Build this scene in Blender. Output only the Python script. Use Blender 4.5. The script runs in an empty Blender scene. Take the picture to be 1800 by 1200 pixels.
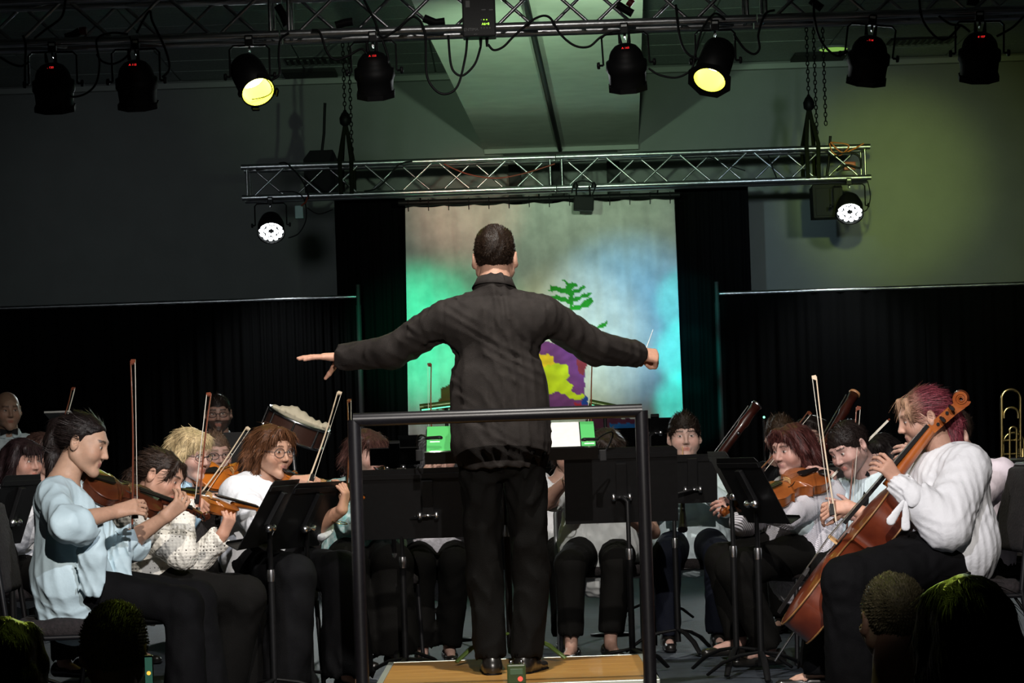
import bpy, bmesh, math, random
import numpy as np
from mathutils import Vector, Matrix
random.seed(7)
rng = np.random.default_rng(7)
SC = bpy.context.scene
COL = SC.collection
R = math.radians
# ------------------------------------------------------------------ camera
F_PX, CAM_H, HOR, ROLL = 4400.0, 1.05, 790.0, R(1.9)
cam = bpy.data.objects.new('camera', bpy.data.cameras.new('camera'))
COL.objects.link(cam)
cam.data.sensor_width = 36.0
cam.data.lens = F_PX / 1800 * 36
cam.data.shift_y = (HOR - 600) / 1800
cam.data.clip_start, cam.data.clip_end = 0.1, 200
_c, _s = math.cos(ROLL), math.sin(ROLL)
cam.matrix_world = Matrix(((_c, _s, 0, 0), (0, 0, -1, 0), (-_s, _c, 0, CAM_H), (0, 0, 0, 1)))
SC.camera = cam

def P(px, py, Y):
    """world point at depth Y on the sight line of a photograph pixel"""
    u, v = (px - 900) / F_PX, (HOR - py) / F_PX
    return np.array([(u * _c + v * _s) * Y, Y, CAM_H + (-u * _s + v * _c) * Y])

# ------------------------------------------------------------------ world, exposure
w = bpy.data.worlds.new('hall_air'); SC.world = w; w.use_nodes = True
w.node_tree.nodes['Background'].inputs[0].default_value = (0.62, 0.72, 0.68, 1)
w.node_tree.nodes['Background'].inputs[1].default_value = 0.014
SC.view_settings.view_transform = 'Standard'
SC.view_settings.look = 'None'
SC.view_settings.gamma = 1.0
SC.view_settings.use_curve_mapping = False
SC.view_settings.exposure = 0.0

def spot(name, loc, tgt, power, col=(1, 1, 1), cone=40, blend=0.5, size=0.08):
    l = bpy.data.lights.new(name, 'SPOT')
    l.energy, l.color, l.spot_size, l.spot_blend, l.shadow_soft_size = power, col, R(cone), blend, size
    o = bpy.data.objects.new(name, l); COL.objects.link(o)
    o.location = loc
    o.rotation_euler = (Vector(tgt) - Vector(loc)).to_track_quat('-Z', 'Y').to_euler()
    return o
# front-of-house lamps hung over the audience
spot('house_spotlight', (0.4, 0.7, 4.45), (0.0, 10.6, 0.75), 2700, (1.0, 0.93, 0.86), 30, 0.5, 0.035)
spot('house_spotlight', (2.2, 2.6, 4.45), (-2.0, 10.7, 0.75), 1450, (0.95, 0.95, 1.0), 15.5, 0.4, 0.06)
spot('house_spotlight', (-1.6, 2.6, 4.45), (2.1, 11.0, 0.75), 1350, (0.97, 0.94, 1.0), 15.5, 0.4, 0.06)
spot('house_spotlight', (0.1, 8.9, 4.4), (0.0, 12.2, 0.8), 620, (1.0, 0.95, 0.88), 78, 0.6, 0.05)
spot('added_rim_par', (0.0, 7.9, 3.6), (0.0, 7.0, 0.4), 42, (0.72, 1.0, 0.10), 66, 0.4, 0.08)  # unseen yellow lamp added for the green rim on audience heads
# ------------------------------------------------------------------ object helpers
def tag(o, label=None, cat=None, group=None, kind=None):
    if label: o['label'] = label
    if cat: o['category'] = cat
    if group: o['group'] = group
    if kind: o['kind'] = kind
    return o

def empty(name, loc=(0, 0, 0), label=None, cat=None, group=None, parent=None):
    o = bpy.data.objects.new(name, None); COL.objects.link(o)
    o.empty_display_size = 0.1
    o.location = loc
    if parent: o.parent = parent
    return tag(o, label, cat, group)

def link(name, me, mat=None, parent=None, loc=None, world=True):
    """link a mesh; coordinates are world ones unless the parent is at the origin"""
    o = bpy.data.objects.new(name, me); COL.objects.link(o)
    if mat is not None and not me.materials:
        me.materials.append(mat)
    if parent:
        o.parent = parent
        if world:
            par = parent
            off = Vector((0, 0, 0))
            while par:
                off += par.location; par = par.parent
            o.location = -off
    if loc is not None: o.location = loc
    return o

def copy_tree(o, parent=None):
    c = o.copy(); COL.objects.link(c); c.parent = parent
    for ch in list(o.children): copy_tree(ch, c)
    return c

def np_mesh(name, V, Fq, smooth=True, cols=None):
    """fast mesh from (n,3) verts and (m,4) or (m,3) faces"""
    me = bpy.data.meshes.new(name)
    V = np.asarray(V, dtype=np.float32); Fq = np.asarray(Fq, dtype=np.int32)
    k = Fq.shape[1]; m = len(Fq)
    me.vertices.add(len(V)); me.vertices.foreach_set('co', V.ravel())
    me.loops.add(m * k); me.loops.foreach_set('vertex_index', Fq.ravel())
    me.polygons.add(m)
    me.polygons.foreach_set('loop_start', np.arange(0, m * k, k, dtype=np.int32))
    me.update(calc_edges=True)
    me.validate()
    me.polygons.foreach_set('use_smooth', np.full(len(me.polygons), smooth))
    if cols is not None:
        a = me.color_attributes.new('Col', 'FLOAT_COLOR', 'POINT')
        c4 = np.ones((len(V), 4), np.float32); c4[:, :3] = cols
        a.data.foreach_set('color', c4.ravel())
    return me

class MB:
    """collects shapes into one mesh"""
    def __init__(s): s.v = []; s.f = []; s.sm = []; s.mi = []
    def add(s, v, f, smooth=False, mi=0):
        n = len(s.v); s.v += [tuple(map(float, p)) for p in v]
        s.f += [tuple(i + n for i in q) for q in f]; s.sm += [smooth] * len(f); s.mi += [mi] * len(f)
        return s
    def box(s, c, d, rot=None, mi=0):
        c = np.array(c, float); d = np.array(d, float) / 2
        pts = [np.array([x, y, z]) * d for x in (-1, 1) for y in (-1, 1) for z in (-1, 1)]
        if rot is not None: pts = [np.array(rot @ Vector(p)) for p in pts]
        return s.add([p + c for p in pts], [(0, 1, 3, 2), (4, 6, 7, 5), (0, 4, 5, 1), (2, 3, 7, 6), (0, 2, 6, 4), (1, 5, 7, 3)], mi=mi)
    def bev(s, c, d, b=0.004, rot=None, mi=0):
        """box with chamfered edges"""
        bm = bmesh.new(); bmesh.ops.create_cube(bm, size=1)
        bmesh.ops.scale(bm, vec=Vector(d), verts=bm.verts)
        bmesh.ops.bevel(bm, geom=bm.edges[:], offset=b, segments=2, affect='EDGES', profile=0.7)
        m = (rot.to_4x4() if rot is not None else Matrix())
        bm.verts.ensure_lookup_table()
        v = [np.array(m @ x.co) + np.array(c, float) for x in bm.verts]
        f = [[x.index for x in q.verts] for q in bm.faces]
        bm.free()
        return s.add(v, f, mi=mi)
    def tube(s, pts, r, n=8, cap=True, mi=0, smooth=True, flat=None):
        pts = [np.array(p, float) for p in pts]; m = len(pts)
        rr = r if hasattr(r, '__len__') else [r] * m
        t0 = pts[1] - pts[0]; t0 /= (np.linalg.norm(t0) + 1e-12)
        ref = np.array([0, 0, 1.0]) if abs(t0[2]) < .9 else np.array([1.0, 0, 0])
        if flat is not None: ref = np.array(flat[0], float)
        nrm = ref - t0 * ref.dot(t0); nrm /= np.linalg.norm(nrm) + 1e-12
        V, Fc = [], []
        for i, p in enumerate(pts):
            t = pts[min(i + 1, m - 1)] - pts[max(i - 1, 0)]; t /= (np.linalg.norm(t) + 1e-12)
            nrm = nrm - t * nrm.dot(t); nrm /= (np.linalg.norm(nrm) + 1e-12)
            b = np.cross(t, nrm); fl = 1 if flat is None else flat[1]
            for k in range(n):
                a = 2 * math.pi * k / n
                V.append(p + rr[i] * (math.cos(a) * nrm * fl + math.sin(a) * b))
        for i in range(m - 1):
            for k in range(n):
                a, b2 = i * n + k, i * n + (k + 1) % n
                Fc.append((a, b2, b2 + n, a + n))
        s.add(V, Fc, smooth, mi)
        if cap:
            s.add(V[:n], [tuple(range(n))[::-1]], False, mi); s.add(V[-n:], [tuple(range(n))], False, mi)
        return s
    def lathe(s, prof, o=(0, 0, 0), axis=(0, 0, 1), n=20, mi=0, smooth=True, cap=True):
        """prof: list of (r, h) along the axis"""
        ax = Vector(axis).normalized(); q = Vector((0, 0, 1)).rotation_difference(ax).to_matrix()
        o = Vector(o); V, Fc = [], []
        for r, h in prof:
            for k in range(n):
                a = 2 * math.pi * k / n
                V.append(o + q @ Vector((r * math.cos(a), r * math.sin(a), h)))
        for i in range(len(prof) - 1):
            for k in range(n):
                a, b = i * n + k, i * n + (k + 1) % n
                Fc.append((a, b, b + n, a + n))
        s.add(V, Fc, smooth, mi)
        if cap and prof[0][0] > 1e-4: s.add(V[:n], [tuple(range(n))[::-1]], False, mi)
        if cap and prof[-1][0] > 1e-4: s.add(V[-n:], [tuple(range(n))], False, mi)
        return s
    def prism(s, poly, a, b, mi=0):
        """poly: list of 3D points (planar), a/b: offset vectors of the two faces"""
        n = len(poly); a = np.array(a, float); b = np.array(b, float)
        V = [np.array(p, float) + a for p in poly] + [np.array(p, float) + b for p in poly]
        return s.add(V, [tuple(range(n))[::-1], tuple(range(n, 2 * n))] + [(i, (i + 1) % n, (i + 1) % n + n, i + n) for i in range(n)], mi=mi)
    def build(s, name, mat=None, parent=None, loc=None, mats=None, world=True):
        me = bpy.data.meshes.new(name)
        me.from_pydata(s.v, [], s.f)
        bm = bmesh.new(); bm.from_mesh(me)
        bmesh.ops.recalc_face_normals(bm, faces=bm.faces[:]); bm.to_mesh(me); bm.free()
        if len(me.polygons) == len(s.sm):
            me.polygons.foreach_set('use_smooth', s.sm)
            me.polygons.foreach_set('material_index', s.mi)
        for m in (mats or []): me.materials.append(m)
        return link(name, me, mat, parent, loc, world)

# ------------------------------------------------------------------ materials
MATS = {}
def mat(name, col=(.5, .5, .5), rough=.5, metal=0., noise=0., nscale=20., bump=0., bscale=60., stretch=(1, 1, 1),
        emit=None, estr=0., spec=.5, sheen=0., trans=0., coat=0., col2=None, attr=False, coord='Object'):
    if name in MATS: return MATS[name]
    m = bpy.data.materials.new(name); m.use_nodes = True; MATS[name] = m
    nt = m.node_tree; b = nt.nodes['Principled BSDF']
    b.inputs['Base Color'].default_value = (*col, 1); b.inputs['Roughness'].default_value = rough
    b.inputs['Metallic'].default_value = metal; b.inputs['Specular IOR Level'].default_value = spec
    b.inputs['Sheen Weight'].default_value = sheen; b.inputs['Coat Weight'].default_value = coat
    b.inputs['Transmission Weight'].default_value = trans
    if emit is not None:
        b.inputs['Emission Color'].default_value = (*emit, 1); b.inputs['Emission Strength'].default_value = estr
    tc = nt.nodes.new('ShaderNodeTexCoord'); mp = nt.nodes.new('ShaderNodeMapping')
    mp.inputs['Scale'].default_value = stretch
    nt.links.new(tc.outputs[coord], mp.inputs['Vector'])
    src = None
    if attr:
        at = nt.nodes.new('ShaderNodeVertexColor'); at.layer_name = 'Col'; src = at.outputs['Color']
        nt.links.new(src, b.inputs['Base Color'])
    if noise > 0 or col2 is not None:
        nz = nt.nodes.new('ShaderNodeTexNoise'); nz.inputs['Scale'].default_value = nscale; nz.inputs['Detail'].default_value = 5
        nt.links.new(mp.outputs[0], nz.inputs['Vector'])
        mx = nt.nodes.new('ShaderNodeMix'); mx.data_type = 'RGBA'
        c2 = col2 if col2 is not None else tuple(max(0, c * (1 - noise)) for c in col)
        rp = nt.nodes.new('ShaderNodeMapRange'); rp.inputs[1].default_value = .35; rp.inputs[2].default_value = .65
        nt.links.new(nz.outputs['Fac'], rp.inputs[0]); nt.links.new(rp.outputs[0], mx.inputs[0])
        mx.inputs[6].default_value = (*col, 1); mx.inputs[7].default_value = (*c2, 1)
        if attr:
            mx.blend_type = 'MULTIPLY'; nt.links.new(src, mx.inputs[6])
            mx.inputs[7].default_value = (1 - noise, 1 - noise, 1 - noise, 1)
        nt.links.new(mx.outputs[2], b.inputs['Base Color'])
    if bump > 0:
        nb = nt.nodes.new('ShaderNodeTexNoise'); nb.inputs['Scale'].default_value = bscale; nb.inputs['Detail'].default_value = 4
        nt.links.new(mp.outputs[0], nb.inputs['Vector'])
        bp = nt.nodes.new('ShaderNodeBump'); bp.inputs['Strength'].default_value = bump; bp.inputs['Distance'].default_value = .01
        nt.links.new(nb.outputs['Fac'], bp.inputs['Height']); nt.links.new(bp.outputs[0], b.inputs['Normal'])
    return m

mat('black_metal', (.006, .006, .0065), .5, 0, spec=.18, noise=.3)
mat('black_plastic', (.006, .006, .007), .5, spec=.2)
mat('black_rubber', (.005, .005, .006), .6, spec=.15)
mat('aluminium', (.55, .56, .58), .33, 1, noise=.35, nscale=8, bump=.1)
mat('steel', (.6, .6, .62), .25, 1)
mat('brass', (.50, .40, .16), .25, 1)
mat('drape', (.0022, .0022, .0024), .9, sheen=.0, spec=.06, bump=.4, bscale=120, stretch=(1, 1, .15))
mat('cable', (.004, .004, .005), .5, spec=.15)
mat('white_plastic', (.7, .72, .72), .4)

# ------------------------------------------------------------------ signed distance shapes -> smooth meshes
def nrm(v):
    v = np.asarray(v, float); return v / (np.linalg.norm(v) + 1e-12)
class SDF:
    def __init__(s): s.p = []
    def cone(s, a, b, ra, rb=None, k=.02, flat=None, op='add'):
        s.p.append(('c', np.array(a, float), np.array(b, float), ra, ra if rb is None else rb, k, flat, op)); return s
    def ball(s, a, r, k=.02, op='add'):
        return s.cone(a, np.array(a, float) + 1e-5, r, r, k, None, op)
    def ell(s, c, rad, fr=None, k=.02, op='add'):
        """ellipsoid, fr: 3x3 columns = axes"""
        fr = np.eye(3) if fr is None else np.asarray(fr)
        s.p.append(('e', np.array(c, float), np.array(rad, float), fr, 0, k, None, op)); return s
    def chain(s, pts, rads, k=.02, flat=None):
        for i in range(len(pts) - 1): s.cone(pts[i], pts[i + 1], rads[i], rads[i + 1], k, flat)
        return s
    def plane(s, pt, n, k=.01):
        """cut away the side the normal points to"""
        s.p.append(('p', np.array(pt, float), nrm(n), 0, 0, k, None, 'cut')); return s
    def mesh(s, vox, disp=None):
        lo = np.full(3, 1e9); hi = np.full(3, -1e9)
        for q in s.p:
            if q[7] != 'add': continue
            if q[0] == 'c':
                r = max(q[3], q[4]) * (max(1., q[6][1]) if q[6] else 1)
                lo = np.minimum(lo, np.minimum(q[1], q[2]) - r); hi = np.maximum(hi, np.maximum(q[1], q[2]) + r)
            else:
                r = max(q[2]); lo = np.minimum(lo, q[1] - r); hi = np.maximum(hi, q[1] + r)
        lo -= .02 + 2 * vox; hi += .02 + 2 * vox
        n = np.ceil((hi - lo) / vox).astype(int) + 1
        ax = [lo[i] + vox * np.arange(n[i]) for i in range(3)]
        D = np.full(n, .3, np.float32)
        for q in s.p:
            typ, k, op = q[0], q[5], q[7]
            if typ == 'p':
                sl = tuple(slice(0, n[i]) for i in range(3))
            else:
                if typ == 'c':
                    r = max(q[3], q[4]) * (max(1., q[6][1]) if q[6] else 1)
                    a_, b_ = np.minimum(q[1], q[2]) - r, np.maximum(q[1], q[2]) + r
                else:
                    r = max(q[2]); a_, b_ = q[1] - r, q[1] + r
                pad = k + 3 * vox + .01
                i0 = np.clip(np.floor((a_ - pad - lo) / vox).astype(int), 0, n); i1 = np.clip(np.ceil((b_ + pad - lo) / vox).astype(int) + 1, 0, n)
                if np.any(i1 <= i0): continue
                sl = tuple(slice(i0[i], i1[i]) for i in range(3))
            X = ax[0][sl[0]][:, None, None]; Y = ax[1][sl[1]][None, :, None]; Z = ax[2][sl[2]][None, None, :]
            if typ == 'p':
                d = (X - q[1][0]) * q[2][0] + (Y - q[1][1]) * q[2][1] + (Z - q[1][2]) * q[2][2]
            elif typ == 'c':
                a, b = q[1], q[2]; ab = b - a; L2 = ab.dot(ab) + 1e-12
                vx, vy, vz = X - a[0], Y - a[1], Z - a[2]
                t = np.clip((vx * ab[0] + vy * ab[1] + vz * ab[2]) / L2, 0, 1)
                vx = vx - t * ab[0]; vy = vy - t * ab[1]; vz = vz - t * ab[2]
                if q[6] is not None:
                    nn, fc = nrm(q[6][0]), q[6][1]
                    w_ = (vx * nn[0] + vy * nn[1] + vz * nn[2]) * (1 / fc - 1)
                    vx = vx + w_ * nn[0]; vy = vy + w_ * nn[1]; vz = vz + w_ * nn[2]
                    d = (np.sqrt(vx * vx + vy * vy + vz * vz) - (q[3] + (q[4] - q[3]) * t)) * min(1, (1 + fc) / 2)
                else:
                    d = np.sqrt(vx * vx + vy * vy + vz * vz) - (q[3] + (q[4] - q[3]) * t)
            else:
                fr, rad = q[3], q[2]; vx, vy, vz = X - q[1][0], Y - q[1][1], Z - q[1][2]
                e = [(vx * fr[0, i] + vy * fr[1, i] + vz * fr[2, i]) / rad[i] for i in range(3)]
                k0 = np.sqrt(e[0] ** 2 + e[1] ** 2 + e[2] ** 2)
                k1 = np.sqrt((e[0] / rad[0]) ** 2 + (e[1] / rad[1]) ** 2 + (e[2] / rad[2]) ** 2) + 1e-9
                d = k0 * (k0 - 1) / k1
            o = D[sl]
            if op == 'add':
                h = np.maximum(k - np.abs(o - d), 0) / max(k, 1e-6); D[sl] = np.minimum(o, d) - h * h * k / 4
            else:
                d = d if op == 'cut' else -d
                h = np.maximum(k - np.abs(o - d), 0) / max(k, 1e-6); D[sl] = np.maximum(o, d) + h * h * k / 4
        if disp is not None:
            m = np.abs(D) < .03
            idx = np.argwhere(m); D[m] += disp(lo + idx * vox).astype(np.float32)
        return surface_nets(D, lo, vox)

def surface_nets(D, lo, vox):
    S = D < 0
    c = np.zeros(tuple(np.array(D.shape) - 1), np.uint8)
    for dx in (0, 1):
        for dy in (0, 1):
            for dz in (0, 1):
                c += S[dx:S.shape[0] - 1 + dx, dy:S.shape[1] - 1 + dy, dz:S.shape[2] - 1 + dz]
    cells = np.argwhere((c > 0) & (c < 8))
    if len(cells) == 0: return np.zeros((0, 3)), np.zeros((0, 4), int)
    idx = np.full(c.shape, -1, np.int64); idx[cells[:, 0], cells[:, 1], cells[:, 2]] = np.arange(len(cells))
    acc = np.zeros((len(cells), 3)); cnt = np.zeros(len(cells))
    for axis in range(3):
        o1, o2 = [i for i in range(3) if i != axis]
        for a in (0, 1):
            for b in (0, 1):
                off = np.zeros(3, int); off[o1] = a; off[o2] = b
                p0 = cells + off; p1 = p0.copy(); p1[:, axis] += 1
                d0 = D[p0[:, 0], p0[:, 1], p0[:, 2]]; d1 = D[p1[:, 0], p1[:, 1], p1[:, 2]]
                m = (d0 < 0) != (d1 < 0)
                t = d0[m] / (d0[m] - d1[m])
                q = p0[m].astype(float); q[:, axis] += t
                acc[m] += q; cnt[m] += 1
    V = acc / np.maximum(cnt, 1)[:, None] * vox + lo
    quads = []
    for axis in range(3):
        o1, o2 = (axis + 1) % 3, (axis + 2) % 3
        sl0 = [slice(None)] * 3; sl1 = [slice(None)] * 3
        sl0[axis] = slice(0, -1); sl1[axis] = slice(1, None)
        A, B = S[tuple(sl0)], S[tuple(sl1)]
        e = np.argwhere(A != B)
        e = e[(e[:, o1] > 0) & (e[:, o2] > 0) & (e[:, o1] < D.shape[o1] - 1) & (e[:, o2] < D.shape[o2] - 1)]
        ins = S[e[:, 0], e[:, 1], e[:, 2]]
        def cell(a, b):
            q = e.copy(); q[:, o1] -= a; q[:, o2] -= b
            return idx[q[:, 0], q[:, 1], q[:, 2]]
        Q = np.stack([cell(1, 1), cell(0, 1), cell(0, 0), cell(1, 0)], 1)
        Q[~ins] = Q[~ins][:, ::-1]
        quads.append(Q)
    Q = np.concatenate(quads); Q = Q[(Q >= 0).all(1)]
    return V, Q

def join_arr(parts):
    """parts: list of (V,Q) -> one"""
    Vs, Qs, n = [], [], 0
    for V, Q in parts:
        if len(V) == 0: continue
        Vs.append(V); Qs.append(Q + n); n += len(V)
    return np.concatenate(Vs), np.concatenate(Qs)

def wrinkle(amp=.004, scale=1., seed=0, up=(0, 0, 1), stretch=.35):
    """cloth folds: warped waves with sharp creases, long along 'up'"""
    g = np.random.default_rng(seed); up = nrm(up); W = []
    for i in range(8):
        k = g.normal(size=3); k -= up * k.dot(up) * (1 - stretch); k = nrm(k) * g.uniform(35, 110) / scale
        W.append((k, g.uniform(0, 6.28), g.normal(size=3) * 13 / scale, g.uniform(0, 6.28)))
    def f(p):
        r = 0
        for i, (k, ph, k2, p2) in enumerate(W):
            m = np.clip(.35 + np.sin(p @ k2 * .8 + ph), 0, 1.3)
            s_ = np.sin(p @ k + ph + 1.7 * np.sin(p @ k2 + p2))
            r = r - (s_ if i % 3 == 2 else (1 - 2.0 * np.abs(s_) ** .9)) * m
        return r * amp / 2.6
    return f
# ================================================================== the room
WALL_Y, CEIL_Z = 24.0, 4.66
def struct(o): o['kind'] = 'structure'; return o
mw = mat('wall_paint', (.22, .232, .226), .8, noise=.08, nscale=3, bump=.15, bscale=40)
mb = MB(); mb.box((0, WALL_Y + .1, 2.0), (24, .2, 5.6)); struct(mb.build('wall_back', mw))
for sx, nm in ((-1, 'wall_left'), (1, 'wall_right')):
    mb = MB(); mb.box((sx * 10.0, 12, 2.0), (.2, 24, 5.6)); struct(mb.build(nm, mw))
mb = MB(); mb.box((0, 10, CEIL_Z + .06), (24, 28.2, .06)); ceiling = struct(mb.build('ceiling', mat('ceiling_grid', (.10, .12, .11), .8)))
mt = mat('ceiling_tile', (.36, .40, .385), .85, noise=.25, nscale=60, bump=.3, bscale=120)
mb = MB(); mb.bev((0, 0, 0), (1.205, .595, .02), .004)
tile0 = mb.build('ceiling_tile', mt, ceiling, loc=(-4.88, WALL_Y - .32, CEIL_Z + .03), world=False)
SLOTS = [(P(545, 135, 23.65)[0], 23.65), (P(1440, 108, 23.65)[0], 23.65)]
for i in range(9):
    for j in range(13):
        x, y = -4.88 + i * 1.22, WALL_Y - .32 - j * .61
        if i == 0 and j == 0: continue
        t = tile0.copy(); COL.objects.link(t); t.location = (x, y, CEIL_Z + .03 + random.uniform(-.002, .002))
# crown strip where the ceiling meets the wall
mb = MB(); mb.box((0, WALL_Y - .04, CEIL_Z - .03), (20, .08, .05)); struct(mb.build('trim_1', mat('trim_paint', (.34, .36, .34), .7)))
# dropped soffit running towards the audience
dirv = P(1105, 783, 1.0) - np.array([0, 0, CAM_H]); dirv = dirv / dirv[1]
def along(p, Y): return np.array([p[0] + dirv[0] * (Y - p[1]), Y, p[2]])
sl, sr = P(852, 263, WALL_Y), P(1122, 257, WALL_Y); sz = (sl[2] + sr[2]) / 2; sl[2] = sr[2] = sz
mb = MB(); mb.prism([along(sl, 24), along(sr, 24), along(sr, 12), along(sl, 12)], (0, 0, 0), (0, 0, CEIL_Z - sz + .02))
struct(mb.build('soffit', mat('soffit_paint', (.80, .84, .76), .75, noise=.1, nscale=5)))
mb = MB(); q = P(985, 262, WALL_Y - .02); q[2] = sz - .03
mb.prism([along(sl, 23.99), along(sr, 23.99), along(sr, 23.9), along(sl, 23.9)], (0, 0, -.045), (0, 0, -.002))
struct(mb.build('trim_2', MATS['trim_paint']))
mb = MB(); mb.tube([along(q, 23.9), along(q, 12.2)], .022, 8)
tag(mb.build('ceiling_conduit', MATS['black_metal']), 'long dark conduit running along the underside of the ceiling soffit', 'conduit')
# dark slots in the ceiling where the hoist chains pass, and air grilles
for k, (x, y) in enumerate(SLOTS):
    mb = MB(); mb.bev((x, y, CEIL_Z + .003), (.50, .40, .03), .004)
    tag(mb.build('ceiling_hatch', mat('hatch', (.008, .008, .008), .8)), ['black ceiling hatch above the hoist beside the left black curtain', 'black ceiling hatch above the chain hoist at the right truss end'][k], 'hatch', 'ceiling hatches')
for k, (px, py) in enumerate(((560, 108), (1620, 78))):
    g = P(px, py, 22.95); g[2] = CEIL_Z
    e = empty('ceiling_grille', (g[0], 22.95, CEIL_Z + .006), ['slotted air grille in the ceiling left of the soffit', 'slotted air grille in the ceiling at far right'][k], 'vent', 'ceiling air grilles')
    mb = MB(); mb.box((0, 0, .004), (.60, .3, .016)); mb.build('backing', MATS['hatch'], e, world=False)
    m0 = None
    for i in range(10):
        if m0 is None:
            mb = MB(); mb.box((0, 0, 0), (.022, .28, .012)); m0 = o = mb.build('slat', MATS['ceiling_grid'], e, world=False)
        else:
            o = m0.copy(); COL.objects.link(o)
        o.location = (-.27 + i * .06, 0, -.008)
g = P(1465, 91, 23.2); e = empty('recessed_downlight', (g[0], 23.2, CEIL_Z + .004), 'round greenish recessed ceiling downlight above the right hoist', 'light')
mb = MB(); mb.lathe([(.13, -.006), (.15, -.006), (.15, .01)], n=28); mb.build('bezel', MATS['trim_paint'], e, world=False)
mb = MB(); mb.lathe([(.001, -.010), (.13, -.008)], n=28, cap=False); mb.build('diffuser', mat('downlight', (.4, .6, .2), .4, emit=(.35, .7, .12), estr=.55), e, world=False)
# floors
mf = mat('stage_floor', (.036, .046, .062), .62, noise=.45, nscale=9, bump=.25, bscale=90)
mb = MB(); mb.box((0, 16.3, -.35), (20, 15.4, .7)); struct(mb.build('floor', mf))
mb = MB(); mb.box((0, 2.3, -.75), (20, 12.6, .1)); struct(mb.build('floor_audience', mat('hall_carpet', (.03, .03, .035), .95, noise=.5, nscale=30)))
# frame of black posts on the wall behind the truss
bf = empty('wall_bracket', tuple(P(985, 275, 23.7)), 'black bracket frame with three posts under the soffit end', 'bracket')
zb = P(985, 272, 23.7)[2]
mb = MB(); mb.bev((P(985, 270, 23.7)[0], 23.7, zb), (1.08, .08, .05), .004); mb.build('crossbar', MATS['black_metal'], bf)
for px in (905, 980, 1078):
    mb = MB(); mb.bev((P(px, 300, 23.7)[0], 23.72, zb - .42), (.12, .06, .85), .006); mb.build('post', MATS['black_metal'], bf)

# ================================================================== backdrop cloth with painted tree
def inside(poly, X, Y):
    poly = np.array(poly, float); r = np.zeros(X.shape, bool); j = len(poly) - 1
    for i in range(len(poly)):
        xi, yi = poly[i]; xj, yj = poly[j]
        c = ((yi > Y) != (yj > Y)) & (X < (xj - xi) * (Y - yi) / (yj - yi + 1e-9) + xi)
        r ^= c; j = i
    return r
Z4 = lambda L: [(900 + x / 4, 460 + y / 4) for x, y in L]
GREEN, PURP = (.015, .30, .012), (.20, .045, .26)
PAINT = [
 (PURP, Z4([(265, 560), (300, 575), (430, 620), (522, 690), (515, 760), (508, 930), (530, 950), (540, 1040), (230, 1040), (100, 960), (80, 640), (160, 560)])),
 ((.30, .03, .05), Z4([(450, 680), (524, 695), (514, 770), (498, 805), (478, 790), (458, 740)])),
 ((.95, .62, .03), Z4([(100, 655), (238, 652), (280, 658), (302, 690), (300, 718), (215, 738), (100, 740)])),
 ((.62, .72, .02), Z4([(120, 745), (215, 740), (300, 713), (345, 716), (382, 730), (402, 772), (390, 830), (422, 868), (415, 905), (445, 930), (510, 935), (518, 962), (440, 972), (388, 950), (340, 913), (280, 918), (250, 945), (140, 960)])),
 ((.01, .06, .45), Z4([(508, 940), (538, 950), (540, 1000), (490, 1012)])),
 ((.45, .02, .06), Z4([(440, 990), (485, 990), (490, 1030), (440, 1030)])),
 ((.10, .015, .05), [(1030, 732), (1128, 736), (1160, 750), (1160, 775), (1030, 775)]),
 ((.01, .13, .42), [(1070, 745), (1140, 743), (1152, 752), (1152, 775), (1070, 775)]),
 ((.22, .05, .012), [(775, 680), (802, 674), (830, 676), (830, 720), (768, 720), (774, 700)]),
]
for L in ([(355, 122), (402, 147), (418, 138), (424, 157), (458, 153), (456, 172), (428, 196), (425, 235), (405, 235), (390, 195), (378, 165)],
          [(272, 161), (310, 178), (345, 172), (375, 190), (405, 215), (415, 245), (395, 232), (350, 222), (330, 213), (300, 205), (256, 204), (276, 188)],
          [(428, 200), (470, 185), (505, 166), (524, 173), (516, 193), (470, 212), (428, 228)],
          [(418, 264), (480, 235), (540, 208), (554, 222), (536, 246), (480, 264), (428, 288)],
          [(268, 240), (320, 234), (370, 248), (408, 268), (408, 302), (370, 285), (320, 268), (270, 254)],
          [(418, 320), (480, 295), (545, 250), (574, 254), (575, 280), (540, 312), (480, 334), (424, 348)],
          [(270, 262), (330, 288), (380, 332), (398, 333), (418, 378), (350, 332), (300, 292)],
          [(404, 210), (430, 212), (427, 330), (422, 360), (412, 386), (398, 345), (404, 300)],
          [(424, 405), (462, 376), (480, 392), (522, 427), (480, 427), (440, 418)],
          [(480, 464), (545, 446), (600, 450), (640, 430), (673, 404), (655, 447), (635, 472), (560, 474), (480, 474)]):
    PAINT.append((GREEN, Z4(L)))
PAINT.insert(0, ((.16, .06, .03), [(996, 545), (1004, 545), (1008, 575), (1014, 612), (980, 612), (990, 575)])); PAINT.append((GREEN, [(1000, 552), (1008, 560), (985, 572), (962, 570), (950, 560), (968, 564), (988, 562)]))
BD_Y = 21.75
nu, nv = 230, 190
uu, vv = np.meshgrid(np.linspace(0, 1, nu), np.linspace(0, 1, nv))
gx = (712 + uu * 473) * (1 - vv) + (718 + uu * 484) * vv
gy = (363 - uu * 15) * (1 - vv) + (765 - uu * 5) * vv
V = np.array([P(a, b, BD_Y) for a, b in zip(gx.ravel(), gy.ravel())])
Vx, Vz = V[:, 0], V[:, 2]
V[:, 1] += .012 * np.sin(Vx * 21 + .6 * np.sin(Vz * 2)) * (.35 + .65 * (1 - vv.ravel())) + .006 * np.sin(Vx * 47 + Vz * 1.5) + .008 * np.sin(Vz * 5 + Vx * 3)
V[:, 2] += -.014 * np.abs(np.sin(Vx * 12.0)) * np.exp(-vv.ravel() * 30)
wob = 1.2
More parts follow.
